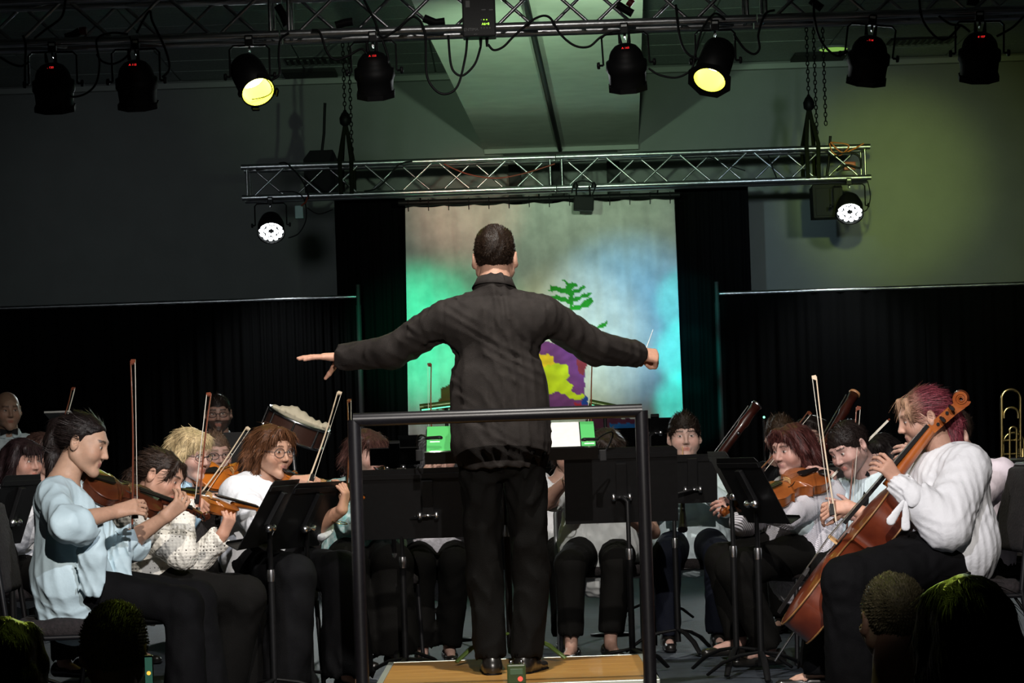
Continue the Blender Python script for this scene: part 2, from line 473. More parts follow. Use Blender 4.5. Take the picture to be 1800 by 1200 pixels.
gxx = gx + wob * np.sin(gy * .35) + wob * .6 * np.sin(gx * .6 + gy * .2); gyy = gy + wob * np.sin(gx * .4)
C = np.tile(np.array([.74, .73, .69]), (nu * nv, 1))
edge = rng.normal(0, .03, nu * nv)
for col, poly in PAINT:
    m = inside(poly, gxx, gyy).ravel()
    n = (1 + .16 * np.sin(gx * .11 + 2 * np.sin(gy * .09) + gy * .05) * np.sin(gy * .19 + 2.2 * np.sin(gx * .07))).ravel()[:, None]
    C[m] = (np.array(col) * n)[m]
I = np.arange(nu * nv).reshape(nv, nu)
Fq = np.stack([I[:-1, :-1], I[:-1, 1:], I[1:, 1:], I[1:, :-1]], -1).reshape(-1, 4)
me = np_mesh('backdrop_cloth', V, Fq, True, C)
bd = empty('painted_backdrop', tuple(P(950, 560, BD_Y)), 'pale mottled cloth backdrop painted with a green tree', 'backdrop')
o = link('cloth', me, mat('backdrop_cloth', (1, 1, 1), .9, attr=True, noise=.22, nscale=7, bump=.25, bscale=200), bd)
md = o.modifiers.new('thick', 'SOLIDIFY'); md.thickness = .003
mb = MB(); a, b = P(700, 357, BD_Y), P(1195, 342, BD_Y); mb.tube([a, b], .024, 10); mb.build('hanging_pipe', MATS['black_metal'], bd); a_bd, b_bd = a.copy(), b.copy()
tie = None
for i in range(14):
    p = a + (b - a) * (i + .5) / 14
    if tie is None:
        mb = MB(); mb.tube([(0, -.026, .028), (0, -.03, -.03), (0, -.012, -.075)], .004, 5); tie = o = mb.build('tie', MATS['black_rubber'], bd, world=False)
    else:
        o = tie.copy(); COL.objects.link(o)
    o.location = Vector(p) - bd.location

# ================================================================== black drapes
def drape(name, xa, xb, Y, zt, zb, lab, parent=None, waves=9, amp=.03, seed=0):
    g = np.random.default_rng(seed); nx, nz = 120, 24
    u, v = np.meshgrid(np.linspace(0, 1, nx), np.linspace(0, 1, nz))
    ph = g.uniform(0, 6, 4)
    X = xa + (xb - xa) * u; Zz = zt + (zb - zt) * v
    L = (xb - xa)
    Yy = Y + amp * (np.sin(u * waves * 6.28 + ph[0] + .8 * np.sin(u * 9 + ph[1])) * (.45 + .55 * v) + .4 * np.sin(u * waves * 2.3 * 6.28 + ph[2]))
    Vv = np.stack([X, Yy, Zz], -1).reshape(-1, 3); I = np.arange(nx * nz).reshape(nz, nx)
    Q = np.stack([I[:-1, :-1], I[:-1, 1:], I[1:, 1:], I[1:, :-1]], -1).reshape(-1, 4)
    o = link(name, np_mesh(name, Vv, Q), MATS['drape'], parent)
    md = o.modifiers.new('thick', 'SOLIDIFY'); md.thickness = .004
    if lab: tag(o, lab, 'curtain', 'black stage drapes')
    return o
D_Y = 21.95
for k, (xa, xb) in enumerate(((-420, -95), (-95, 190), (190, 440), (440, 628))):
    pa, pb = P(xa, 545 - (xa) * .036, D_Y), P(xb, 545 - xb * .036, D_Y)
    drape('stage_drape', pa[0] - .02, pb[0] + .02, D_Y, 2.42, .02,
          ['outermost black drape panel off the left edge', 'black drape panel behind the bald man at far left', 'black drape panel behind the bearded man in the back row', 'pleated black drape panel next to the left upright pole'][k], waves=[6, 6, 7, 12][k], seed=k)
for k, (xa, xb) in enumerate(((1266, 1420), (1420, 1620), (1620, 1830), (1830, 2150))):
    pa, pb = P(xa, 510, D_Y), P(xb, 500, D_Y)
    drape('stage_drape', pa[0] - .02, pb[0] + .02, D_Y, 2.34, .02,
          ['black drape panel next to the right upright pole', 'black drape panel behind the bassoon bell', 'black drape panel behind the trombone at far right', 'outermost black drape panel off the right edge'][k], waves=[4, 4, 5, 6][k], amp=.02, seed=10 + k)
for sx, (xa, xb), lab in ((0, (-420, 632), 'left'), (1, (1258, 2150), 'right')):
    e = empty('drape_frame', (P(632 if sx == 0 else 1258, 520, D_Y)[0], D_Y, 0), 'silver pipe frame carrying the %s run of low black drapes' % lab, 'drape frame', 'pipe frames of the low drapes')
    xa, xb = P(xa, 530, D_Y)[0], P(xb, 520, D_Y)[0]
    mb = MB(); mb.tube([(xa, D_Y, (2.435, 2.355)[sx]), (xb, D_Y, (2.435, 2.355)[sx])], .019, 8); mb.build('crossbar', MATS['aluminium'], e)
    for i, x in enumerate((xb - .01, xa + .05) if sx == 0 else (xa + .01, xb - .05)):
        mb = MB(); mb.tube([(x, D_Y - .02, .01), (x, D_Y - .02, (2.36, 2.28)[sx])], .024, 8); mb.tube([(x, D_Y - .02, (2.36, 2.28)[sx]), (x, D_Y - .02, (2.54, 2.46)[sx])], .019, 8)
        mb.build('upright', mat('dull_pipe', (.035, .035, .035), .6, 0, spec=.2), e)
        mb = MB(); mb.bev((x, D_Y - .02, .008), (.45, .45, .012), .003); mb.build('base_plate', MATS['black_metal'], e)
for k, (xa, xb, yt) in enumerate(((587, 712, 347), (1185, 1314, 320))):
    pa, pb = P(xa, yt, 22.1), P(xb, yt, 22.1)
    drape('tower_curtain', pa[0], pb[0], 22.1, (pa[2] + pb[2]) / 2, .02, ['tall black curtain hanging from the truss left of the backdrop', 'tall black curtain hanging from the truss right of the backdrop'][k], waves=5, amp=.018, seed=20 + k)
# black masking cloth below the backdrop
pa, pb = P(700, 760, 21.6), P(1210, 756, 21.6)
drape('masking_cloth', pa[0], pb[0], 21.55, P(950, 757, 21.55)[2], .02, 'low black masking cloth under the painted backdrop', waves=6, amp=.015, seed=33)

# ================================================================== podium and rail
pod = empty('conductor_podium', (0, 10.2, 0), 'low wooden conductor podium with pale metal edging', 'podium')
mwood = mat('podium_wood', (.62, .33, .085), .42, col2=(.46, .22, .05), nscale=5, stretch=(.6, 9, 9), bump=.06, bscale=30, coat=.25)
PX0, PX1, PY0, PY1 = -.562, .538, 9.60, 10.80
mb = MB(); mb.box(((PX0 + PX1) / 2, (PY0 + PY1) / 2, .07), (PX1 - PX0 - .03, PY1 - PY0 - .03, .14)); mb.build('base', MATS['black_metal'], pod)
for i in range(6):
    d = (PY1 - PY0 - .06) / 6
    mb = MB(); mb.bev(((PX0 + PX1) / 2, PY0 + .03 + d * (i + .5), .145), (PX1 - PX0 - .05, d - .0015, .012), .001); mb.build('plank', mwood, pod)
me_ = mat('edge_trim', (.62, .66, .58), .4, .6)
for c, d in ((((PX0 + PX1) / 2, PY0 + .012, .125), (PX1 - PX0, .024, .055)), (((PX0 + PX1) / 2, PY1 - .012, .125), (PX1 - PX0, .024, .055)),
             ((PX0 + .012, (PY0 + PY1) / 2, .125), (.024, PY1 - PY0 - .05, .055)), ((PX1 - .012, (PY0 + PY1) / 2, .125), (.024, PY1 - PY0 - .05, .055))):
    mb = MB(); mb.bev(c, d, .003); mb.build('edge_trim', me_, pod)
rail = empty('podium_rail', (-.05, 9.56, 0), 'black steel guard rail behind the conductor', 'rail')
mr = mat('rail_paint', (.010, .009, .011), .36, .0, spec=.5, noise=.3, nscale=60)
xl, xr, zr, rr = -.602, .501, 1.183, .0258
ry = 9.56
def corner(x, sx): return [(x + sx * .045 * (1 - math.sin(a)), ry, zr - .045 * (1 - math.cos(a))) for a in np.linspace(math.pi / 2, 0, 7)]
mb = MB(); mb.tube([(xl, ry, zr), (xr, ry, zr)], rr, 16); mb.build('top_rail', mr, rail)
for x in (xl + rr * .1, xr - rr * .1):
    mb = MB(); mb.tube([(x, ry, .004), (x, ry, zr)], rr * .98, 16); mb.build('post', mr, rail)
mb = MB(); mb.bev(((xl + xr) / 2, ry, .05), (xr - xl, .03, .05), .004); mb.build('bottom_rail', mr, rail)
# ================================================================== trusses
mtr = MATS['aluminium']
CYL = {}
def strut(name, a, b, r, parent, m, n=8):
    """a tube part sharing one unit cylinder per radius"""
    key = (round(r, 4), n)
    if key not in CYL:
        mb = MB(); mb.tube([(0, 0, 0), (0, 0, 1)], r, n)
        me = bpy.data.meshes.new('tube'); me.from_pydata(mb.v, [], mb.f); me.polygons.foreach_set('use_smooth', [len(q) == 4 for q in mb.f])
        me.materials.append(m); CYL[key] = me
    o = bpy.data.objects.new(name, CYL[key]); COL.objects.link(o); o.parent = parent
    a, b = Vector(a), Vector(b); d = b - a
    M = Matrix.Translation(a - parent.location) @ Vector((0, 0, 1)).rotation_difference(d.normalized()).to_matrix().to_4x4() @ Matrix.Diagonal((1, 1, d.length, 1))
    o.matrix_basis = M
    return o
def truss(xa, xb, Y, zlow, h, dep, lab, bay=.30, sections=1, r=.024, rb=.0095):
    e = empty('lighting_truss', ((xa + xb) / 2, Y, zlow), lab, 'truss', 'box trusses')
    Ls = (xb - xa) / sections
    for s in range(sections):
        x0, x1 = xa + s * Ls, xa + (s + 1) * Ls
        for dy in (0, dep):
            for dz in (0, h): strut('chord', (x0 + .004, Y + dy, zlow + dz), (x1 - .004, Y + dy, zlow + dz), r, e, mtr, 12)
        for xx in (x0 + .05, x1 - .05):
            for dy in (0, dep): strut('upright', (xx, Y + dy, zlow), (xx, Y + dy, zlow + h), rb * 1.1, e, mtr)
            for dz in (0, h): strut('cross_tube', (xx, Y, zlow + dz), (xx, Y + dep, zlow + dz), rb, e, mtr)
        n = max(2, int(round((Ls - .16) / bay))); bw = (Ls - .16) / n
        for i in range(n):
            xs = x0 + .08 + i * bw
            for fi, dy in enumerate((0, dep)):
                up = (i + fi) % 2 == 0
                strut('brace', (xs + .012, Y + dy, zlow + (0 if up else h)), (xs + bw - .012, Y + dy, zlow + (h if up else 0)), rb, e, mtr)
            for fi, dz in enumerate((0, h)):
                up = (i + fi) % 2 == 0
                if i % 2 == 0: strut('brace', (xs + .012, Y + (0 if up else dep), zlow + dz), (xs + bw - .012, Y + (dep if up else 0), zlow + dz), rb, e, mtr)
    return e
FT_Y, FT_Z = 13.5, P(0, 76, 13.5)[2]
FT_Z = (P(100, 72, 13.5)[2] + P(1700, 22, 13.5)[2]) / 2
xa = P(-420, 90, FT_Y)[0]; xm = P(492, 60, FT_Y)[0]; xm2 = P(1330, 30, FT_Y)[0]
Ls = (xm2 - xm)
front_truss = truss(xm - Ls, xm + 2 * Ls, FT_Y, FT_Z, .225, .20, 'silver box truss spanning the top of the picture with eight lamps', .28, 3, .0235)
RT_Y = 21.4
RT_Z = (P(430, 346, RT_Y)[2] + P(1530, 313, RT_Y)[2]) / 2
rxa, rxb = P(424, 320, RT_Y)[0], P(1531, 285, RT_Y)[0]
rear_truss = truss(rxa, rxb, RT_Y, RT_Z, .262, .25, 'silver box truss above the painted backdrop', .32, 2, .0235, .0085)

# ================================================================== lamps
mbk = mat('lamp_black', (.004, .004, .0045), .55, spec=.12)
def text_mesh(body, size, name='display'):
    c = bpy.data.curves.new(name, 'FONT'); c.body = body; c.size = size; c.align_x = 'CENTER'; c.align_y = 'CENTER'; c.extrude = .0004
    o = bpy.data.objects.new(name, c); COL.objects.link(o)
    dg = bpy.context.evaluated_depsgraph_get(); me = bpy.data.meshes.new_from_object(o.evaluated_get(dg))
    bpy.data.objects.remove(o); bpy.data.curves.remove(c)
    return me
mred = mat('red_led', (.3, 0, 0), .4, emit=(1, .03, .03), estr=1.0)
mgrn = mat('green_led', (.2, .4, 0), .4, emit=(.45, 1, .05), estr=2.2)
def hang(px, py, Y, zt):
    p = P(px, py, Y); return np.array([p[0], Y, zt])
def yoke(e, w, drop, y0=0, tilt=0, m=None):
    """U bracket below a clamp at the local origin"""
    m = m or mbk
    mb = MB()
    pts = [(-w / 2, y0, -drop), (-w / 2, y0, -.045), (-w / 2 + .02, y0, -.025), (w / 2 - .02, y0, -.025), (w / 2, y0, -.045), (w / 2, y0, -drop)]
    mb.tube(pts, .006, 6, flat=((0, 1, 0), 2.0)); mb.build('yoke', m, e, world=False)
    mb = MB(); mb.bev((0, y0, .0), (.045, .05, .06), .005); mb.tube([(0, y0, -.055), (0, y0, .0)], .007, 6); mb.build('clamp', MATS['black_metal'], e, world=False)
    mb = MB(); mb.bev((0, y0 - .027, .012), (.03, .003, .012), .001); mb.build('clamp_label', MATS['white_plastic'], e, world=False)
    mb = MB(); mb.tube([(0, y0 - .032, -.052), (0, y0 + .032, -.052)], .006, 6); mb.build('wing_nut', MATS['steel'], e, world=False)
    for sx in (-1, 1):
        mb = MB(); mb.lathe([(.006, 0), (.006, .018), (.017, .018), (.02, .024), (.017, .034), (.001, .036)], (sx * w / 2, y0, -drop), (sx, 0, 0), 10); mb.build('knob', MATS['black_plastic'], e, world=False)
def led_par(px, py_top, lab, disp, tilt=28, yaw=0, roll=0, s=1.0):
    """LED par hanging from the front truss, back of the housing to the audience, lens down and upstage"""
    loc = hang(px, py_top, FT_Y, FT_Z - .03)
    e = empty('stage_lamp', tuple(loc), lab, 'stage light', 'LED stage lamps on the front truss')
    e.rotation_euler = (0, R(roll), R(yaw))
    drop = .20 * s; yoke(e, .262 * s, drop)
    ax = Vector((0, math.sin(R(tilt)), -math.cos(R(tilt)))); o = Vector((0, 0, -drop)) - ax * .115 * s
    mb = MB(); mb.lathe([(r * s, h * s) for r, h in ((.001, 0), (.035, .002), (.062, .014), (.085, .04), (.094, .06), (.1, .09), (.116, .10), (.118, .15), (.108, .165), (.104, .215), (.104, .235))], o, ax, 24); mb.build('housing', mbk, e, world=False)
    mb = MB()
    fo = o + ax * .235 * s; q = Vector((0, 0, 1)).rotation_difference(ax).to_matrix()
    ring = [fo + q @ Vector((.118 * s * math.cos(a), .118 * s * math.sin(a), 0)) for a in [R(22.5 + 45 * k) for k in range(8)]]
    mb.prism(ring, (0, 0, 0), tuple(ax * .028)); mb.build('gel_frame', mbk, e, world=False)
    mb = MB(); mb.lathe([(.001, .030), (.088 * s, .030)], fo, ax, 20); mb.build('lens', mat('lens_glass', (.02, .02, .03), .08), e, world=False)
    # display on the audience side of the dome
    if disp:
        me = text_mesh(disp, .017); ob = link('display', me, mred, e, world=False)
        ob.location = o + ax * .035 * s + Vector((0, -.097 * s, -.004)); ob.rotation_euler = (R(66), 0, 0)
    for sx in (-.025, .02):
        mb = MB(); mb.tube([o + Vector((sx, -.02, .0)), o + Vector((sx * 1.2, -.025, .05))], [.011, .006], 8); mb.build('plug', MATS['black_rubber'], e, world=False)
    # two small glints of bolt heads on the rim
    for k in (-1, 0, 1):
        p = fo + q @ Vector((k * .07, -.119 + abs(k) * .035, -.03)) * s
        mb = MB(); mb.lathe([(.005, 0), (.004, .004), (.001, .005)], p, (0, -1, 0), 6); mb.build('bolt', MATS['steel'], e, world=False)
    return e, loc
LP = [(92, 92, 'leftmost dark LED lamp with red display on the front truss', '. 120', 20, 4, 0, .98),
      (238, 84, 'dark LED lamp with red display second from the left on the front truss', 'A 115', 20, 0, 0, .98),
      (655, 66, 'dark LED lamp with red display between the left yellow lamp and the black dimmer box', 'A 155', 22, 0, -1, .93),
      (1097, 52, 'dark LED lamp with red display just right of the soffit', 'A 165', 22, -3, -2, .95),
      (1534, 40, 'dark LED lamp tilted sideways between the right yellow lamp and the end lamp', '. 114', 20, -8, 8, .98),
      (1722, 30, 'rightmost dark LED lamp with red display on the front truss', 'd 107', 22, -6, 2, .98)]
lamp_pos = []
for px, py, lab, dsp, tl, yw, rl, s in LP:
    e, loc = led_par(px, py, lab, dsp, tl, yw, rl, s); lamp_pos.append(loc)
# yellow par cans pointing at the audience
myel = mat('yellow_gel', (.8, .75, .05), .3, emit=(.90, 1.0, .08), estr=1.7)
mhot = mat('hot_lens', (1, 1, .6), .3, emit=(1.0, .98, .45), estr=7)
def par_can(px, py, lab, aim, octo, beam):
    loc = hang(px, py, FT_Y, FT_Z - .03)
    e = empty('par_can', tuple(loc), lab, 'stage light', 'yellow par cans')
    drop = .19; yoke(e, .215, drop)
    ax = (Vector(aim) - Vector(loc) - Vector((0, 0, -drop))).normalized()
    o = Vector((0, 0, -drop)) - ax * .13
    mb = MB(); mb.lathe([(.001, 0), (.05, .002), (.082, .03), (.092, .07), (.094, .10), (.094, .285), (.089, .285), (.087, .10)], o, ax, 28, cap=False); mb.build('housing', mbk, e, world=False)
    q = Vector((0, 0, 1)).rotation_difference(ax).to_matrix()
    fo = o + ax * .285
    mb = MB()
    if octo:
        nn = 8
        ring = [(.125 * math.cos(R(22.5 + 45 * k)), .125 * math.sin(R(22.5 + 45 * k))) for k in range(8)]
        inn = [(.086 * math.cos(R(22.5 + 45 * k / 4)), .086 * math.sin(R(22.5 + 45 * k / 4))) for k in range(32)]
        V = [fo + q @ Vector((x, y, 0)) for x, y in ring] + [fo + q @ Vector((x, y, 0)) for x, y in inn]
        Fc = []
        for k in range(8):
            for j in range(4): Fc.append((8 + (k * 4 + j) % 32, 8 + (k * 4 + j + 1) % 32, k if j < 2 else (k + 1) % 8))
            Fc.append((8 + (k * 4 + 2) % 32, (k + 1) % 8, k))
        mb.add(V, Fc); mb.add([Vector(v) + ax * .006 for v in V], Fc)
        mb.build('gel_frame', mbk, e, world=False)
    else:
        for k in range(4):
            a = R(30 + 90 * k); c = fo + q @ Vector((.104 * math.cos(a), .104 * math.sin(a), 0))
            mb = MB(); mb.bev(c, (.04, .012, .03), .002, (q @ Matrix.Rotation(a + math.pi / 2, 3, 'Z'))); mb.build('gel_clip', mbk, e, world=False)
    mb = MB(); mb.lathe([(.0865, .12), (.0865, .28)], o, ax, 28, cap=False); mb.build('gel_sleeve', myel, e, world=False)
    mb = MB(); mb.lathe([(.001, .145), (.03, .14), (.085, .12)], o, ax, 24); mb.build('bulb_lens', mhot, e, world=False)
    mb = MB(); mb.tube([o + ax * .25 + q @ Vector((.085 * math.cos(t), .085 * math.sin(t) * .9, .02 * math.sin(2 * t))) for t in np.linspace(-1.2, 1.9, 14)], .003, 5); mb.build('retaining_wire', MATS['black_rubber'], e, world=False)
    spot('par_beam', Vector(loc) + fo + ax * .04, beam, 160, (.80, 1.0, .10), 12, .4, .07)
    spot('par_beam', Vector(loc) + fo + ax * .04, aim, 10, (.80, 1.0, .10), 110, .8, .07)
    return e
par_can(438, 80, 'yellow-lit par can on the front truss, left one with clip tabs', (-.4, 11.6, 1.2), False, (-1.02, 6.7, .55))
par_can(1256, 42, 'yellow-lit par can on the front truss, right one with octagonal frame', (.35, 11.8, 1.0), True, (1.06, 6.7, .66))
# white LED pars on the rear truss, shining at the audience
mled = mat('white_led', (1, 1, 1), .3, emit=(.93, 1.0, 1.0), estr=9)
for px, py, aim, lab in ((475, 352, (-1.1, 10.5, .6), 'white-lit LED lamp hanging at the left end of the rear truss'), (1492, 322, (1.5, 10.5, .6), 'white-lit LED lamp hanging at the right end of the rear truss')):
    loc = hang(px, py, RT_Y, RT_Z - .03)
    e = empty('stage_lamp', tuple(loc), lab, 'stage light', 'LED stage lamps on the rear truss')
    drop = .21; yoke(e, .27, drop)
    ax = (Vector(aim) - Vector(loc) - Vector((0, 0, -drop))); ax.z -= 8.0; ax.normalize(); o = Vector((0, 0, -drop)) - ax * .09
    mb = MB(); mb.lathe([(.001, -.03), (.05, -.025), (.085, .01), (.10, .05), (.112, .09), (.114, .16), (.118, .20), (.110, .20), (.108, .165)], o, ax, 28); mb.build('housing', mbk, e, world=False)
    mb = MB(); mb.lathe([(.001, .168), (.108, .168)], o, ax, 28); mb.build('led_board', MATS['black_plastic'], e, world=False)
    q = Vector((0, 0, 1)).rotation_difference(ax).to_matrix(); l0 = None
    for nr, rr_ in ((6, .043), (12, .085)):
        for k in range(nr):
            a = 2 * math.pi * k / nr
            if l0 is None:
                mb = MB(); mb.lathe([(.0205, 0), (.018, .008), (.001, .011)], n=12); l0 = ob = mb.build('led', mled, e, world=False)
            else:
                ob = l0.copy(); COL.objects.link(ob)
            ob.location = o + ax * .17 + q @ Vector((rr_ * math.cos(a), rr_ * math.sin(a), 0)); ob.rotation_euler = q.to_euler()
    spot('led_beam', Vector(loc) + o + ax * .24, aim, 260, (.93, 1, 1), 60, .6, .08)
    spot('led_spill', Vector(loc) + o + ax * .26, Vector(loc) + o + ax * .26 + Vector((0, .20, -1)), 75, (.93, 1, 1), 95, .8, .08)
# ------------------------------------------------ coloured wash on the backdrop from the front-truss lamps
def wash(i, tgt, power, col, cone, blend=.6, size=.05):
    l = lamp_pos[i]; p = np.array([l[0], FT_Y + .13, l[2] - .38])
    spot('wash_beam', p, tgt, power, col, cone, blend, size)
wash(1, P(722, 590, BD_Y), 2300, (.0, 1.0, .50), 10, .9)
wash(1, P(790, 600, BD_Y), 900, (.0, 1.0, .42), 12, 1.0)
wash(2, P(815, 362, BD_Y), 720, (1.0, .36, .28), 9, 1.0)
wash(2, P(930, 690, BD_Y), 330, (.50, 1.0, .55), 14, 1.0)
wash(3, P(1010, 600, BD_Y), 1350, (1.0, 1.0, .50), 11, 1.0)
wash(4, P(1105, 560, BD_Y), 2100, (.16, .58, 1.0), 12, 1.0)
wash(3, P(950, 470, BD_Y), 430, (.82, .95, .78), 26, 1.0)
for yy, pw in ((530, 1300), (620, 2300), (710, 2300)): wash(3, P(1210, yy, BD_Y), pw, (.0, 1.0, .85), 4.6, .6)
# added spots at these lamps: stage bounce on soffit and walls, spill at right
wash(2, P(960, 130, 20.0), 620, (.62, 1.0, .62), 30, 1.0)
wash(3, P(1000, 60, 18.0), 520, (.66, 1.0, .64), 40, 1.0)
wash(0, P(330, 480, WALL_Y), 230, (.78, .86, .90), 36, 1.0, .3)
wash(5, P(1480, 450, WALL_Y), 560, (.74, .90, .97), 28, 1.0, .12)
wash(5, P(1700, 400, WALL_Y), 420, (.80, 1.0, .28), 24, 1.0)
wash(4, P(1555, 330, WALL_Y), 1200, (.72, 1.0, .16), 13, 1.0)
wash(3, P(1390, 450, WALL_Y), 420, (.55, .85, 1.0), 12, 1.0)
# ================================================================== people
mskin = mat('skin', (1, 1, 1), .52, attr=True, noise=.10, nscale=60, bump=.08, bscale=220, spec=.35)
mskin.node_tree.nodes['Principled BSDF'].inputs['Subsurface Weight'].default_value = .06
mskin.node_tree.nodes['Principled BSDF'].inputs['Subsurface Radius'].default_value = (.012, .005, .003)
# fabrics
mat('black_shirt', (.030, .0255, .0235), .7, spec=.12, sheen=.0, bump=.35, bscale=420, noise=.25, nscale=30)
mat('black_trousers', (.0050, .0047, .0043), .8, spec=.08, bump=.3, bscale=300)
mat('charcoal_trousers', (.0052, .0052, .0060), .8, spec=.08, bump=.3, bscale=300, noise=.3, nscale=15)
mat('navy_trousers', (.006, .0075, .014), .75, spec=.1, bump=.3, bscale=300)
mat('pale_blue', (.50, .64, .70), .6, bump=.25, bscale=25)
mat('white_cotton', (.70, .71, .74), .7, bump=.3, bscale=40)
mat('white_knit', (.62, .60, .64), .8, bump=.5, bscale=160)
mat('white_jacket', (.55, .66, .70), .65, bump=.2, bscale=60)
mat('cream_knit', (.66, .63, .56), .8)
mat('shoe_leather', (.010, .009, .008), .3, coat=.2)
mat('tux_black', (.005, .005, .006), .8, spec=.1)

mhair = mat('hair', (1, 1, 1), .42, attr=True, noise=.35, nscale=160, stretch=(1, 1, .2), bump=.25, bscale=260, spec=.16)
def A(*v): return np.array(v, float)
def frame(fwd, up=(0, 0, 1)):
    """columns: right, forward, up"""
    f = nrm(fwd); r = nrm(np.cross(f, up)); u = np.cross(r, f)
    return np.stack([r, f, u], 1)
HEADS = {}
def head_template(vox, female):
    key = (vox, female)
    if key in HEADS: return HEADS[key]
    s = SDF(); j = .92 if female else 1.0
    s.ell((0, -.014, .034), (.074, .096, .083), k=.01)
    s.ell((0, .022, -.012), (.064, .070, .085), k=.03)
    for x in (-1, 1):
        s.cone((x * .052 * j, -.002, -.048), (x * .014, .066, -.092), .024, .017, k=.03)
        s.ball((x * .041, .058, -.028), .027, k=.03)
    s.ball((0, .076, -.098), .0165 if female else .020, k=.02)
    s.cone((-.034, .079, .027), (.034, .079, .027), .0115, .0115, k=.022)
    for x in (-1, 1): s.ball((x * .031, .103, .006), .0165, k=.016, op='sub')
    s.cone((0, .089, .014), (0, .108, -.026), .0068, .0090, k=.013)
    for x in (-1, 1): s.ball((x * .0100, .0985, -.030), .0068, k=.008)
    s.cone((-.017, .0825, -.0555), (.017, .0825, -.0555), .0075, k=.008); s.ball((0, .0885, -.0545), .0065, k=.010)
    s.cone((-.014, .0815, -.0665), (.014, .0815, -.0665), .0080, k=.008)
    for x in (-1, 1): s.ball((x * .030, .0775, .0055), .0130, k=.002)
    for x in (-1, 1):
        s.ell((x * .082, -.008, -.002), (.011, .021, .033), frame((x * .35, 1, 0)), k=.008)
        s.ell((x * .088, -.002, .004), (.008, .012, .019), k=.006, op='sub')
    V, Q = s.mesh(vox)
    reg = {}
    x, y, z = V.T
    reg['lip'] = ((np.abs(x) < .021 - np.abs(z + .061) * .8) & (y > .074) & (z < -.0515) & (z > -.0715)).astype(float)
    d = np.minimum(np.linalg.norm(V - A(.030, .0775, .0055), axis=1), np.linalg.norm(V - A(-.030, .0775, .0055), axis=1))
    ax_ = np.abs(np.abs(x) - .030)
    eye = (d < .0146) & (y > .0835) & (np.abs(z - .0055) < .0048 - ax_ * ax_ * 32)
    reg['white'] = eye.astype(float)
    reg['iris'] = (eye & (ax_ < .0060)).astype(float)
    reg['lid'] = ((d < .017) & ~eye & (y > .082) & (np.abs(z - .0055) < .0095) & (z > .005)).astype(float)
    bx = np.abs(x)
    reg['brow'] = ((bx > .012) & (bx < .050) & (np.abs(z - (.0285 + .10 * (.03 - np.abs(bx - .034)))) < .0048) & (y > .06)).astype(float)
    reg['beard'] = ((y > -.005) & (z < -.035 + .35 * np.maximum(0, .05 - y)) & (V @ A(0, 1, 0) > -.01)).astype(float)
    reg['cheek'] = np.exp(-((bx - .042) ** 2 + (z + .026) ** 2) / .0007) * (y > .03)
    reg['fade'] = np.clip((z + .062) / .05, 0, 1) * (y < .02) * (z < .05) * (np.abs(x) < .072)
    reg['scalp'] = ((z > .05 - y * .2) & (y < .075)).astype(float)
    HEADS[key] = (V, Q, reg)
    return HEADS[key]

def hand_sdf(s, w, d, n, side, pose, sc=1.0):
    """append a hand to an SDF. side=+1 right. d: wrist->knuckles, n: back of the hand"""
    d = nrm(d); n = nrm(np.asarray(n, float) - d * np.dot(n, d)); t = np.cross(n, d) * side
    W = lambda a, b, c: w + (t * a + d * b + n * c) * sc
    for off in (.026, .009, -.009, -.025):
        s.cone(W(off * .55, .004, 0), W(off, .082 - abs(off - .005) * .22, .002), .0165 * sc, .0112 * sc, k=.014 * sc)
    L = ((.043, .027, .021), (.047, .030, .022), (.043, .028, .021), (.034, .021, .018))
    cur = pose.get('curl', [(20, 25, 15)] * 4); spl = pose.get('splay', .06)
    for i, off in enumerate((.029, .010, -.010, -.028)):
        p = W(off, .084 - abs(off - .005) * .22, .001); ang = 0.0
        rr = (.0092, .0083, .0075, .0062)
        for jn in range(3):
            ang += cur[i][jn]
            dd = d * math.cos(R(ang)) - n * math.sin(R(ang)) + t * (spl * (1.5 - i)) * (1 if jn == 0 else .6)
            q = p + nrm(dd) * L[i][jn] * sc
            s.cone(p, q, rr[jn] * sc, rr[jn + 1] * sc, k=.0035); p = q
    th = pose.get('thumb', (.62, .62, -.40)); tb = pose.get('thumb_bend', .35)
    p = W(.018, .022, -.008); dd = nrm(t * th[0] + d * th[1] + n * th[2])
    s.cone(w + d * .01, p, .015 * sc, .014 * sc, k=.012)
    for jn, (l, ra, rb) in enumerate(((.042, .0135, .0108), (.032, .0105, .0092), (.025, .0092, .0068))):
        q = p + dd * l * sc; s.cone(p, q, ra * sc, rb * sc, k=.006); p = q
        dd = nrm(dd - t * tb * .55 + d * .12 - n * tb * .25)
POSES = {
 'flat': dict(curl=[(3, 5, 4), (2, 5, 4), (3, 6, 4), (4, 8, 5)], splay=.0, thumb=(.30, .55, -.95), thumb_bend=.1),
 'relaxed': dict(curl=[(25, 30, 18), (28, 34, 20), (32, 36, 20), (36, 38, 20)], splay=.05),
 'bow': dict(curl=[(42, 42, 20), (46, 46, 22), (46, 44, 20), (34, 48, 20)], splay=.07, thumb=(.25, .75, -.75), thumb_bend=.2),
 'neck': dict(curl=[(30, 70, 45), (36, 66, 42), (42, 62, 40), (50, 50, 34)], splay=.07, thumb=(.55, .70, -.42), thumb_bend=.1),
 'finger': dict(curl=[(38, 38, 26), (44, 34, 22), (50, 30, 20), (52, 28, 18)], splay=.11, thumb=(.30, .85, -.55), thumb_bend=.15),
 'fist': dict(curl=[(62, 82, 40), (70, 88, 42), (74, 90, 42), (78, 88, 42)], splay=.0, thumb=(.30, .68, -.68), thumb_bend=.85),
}
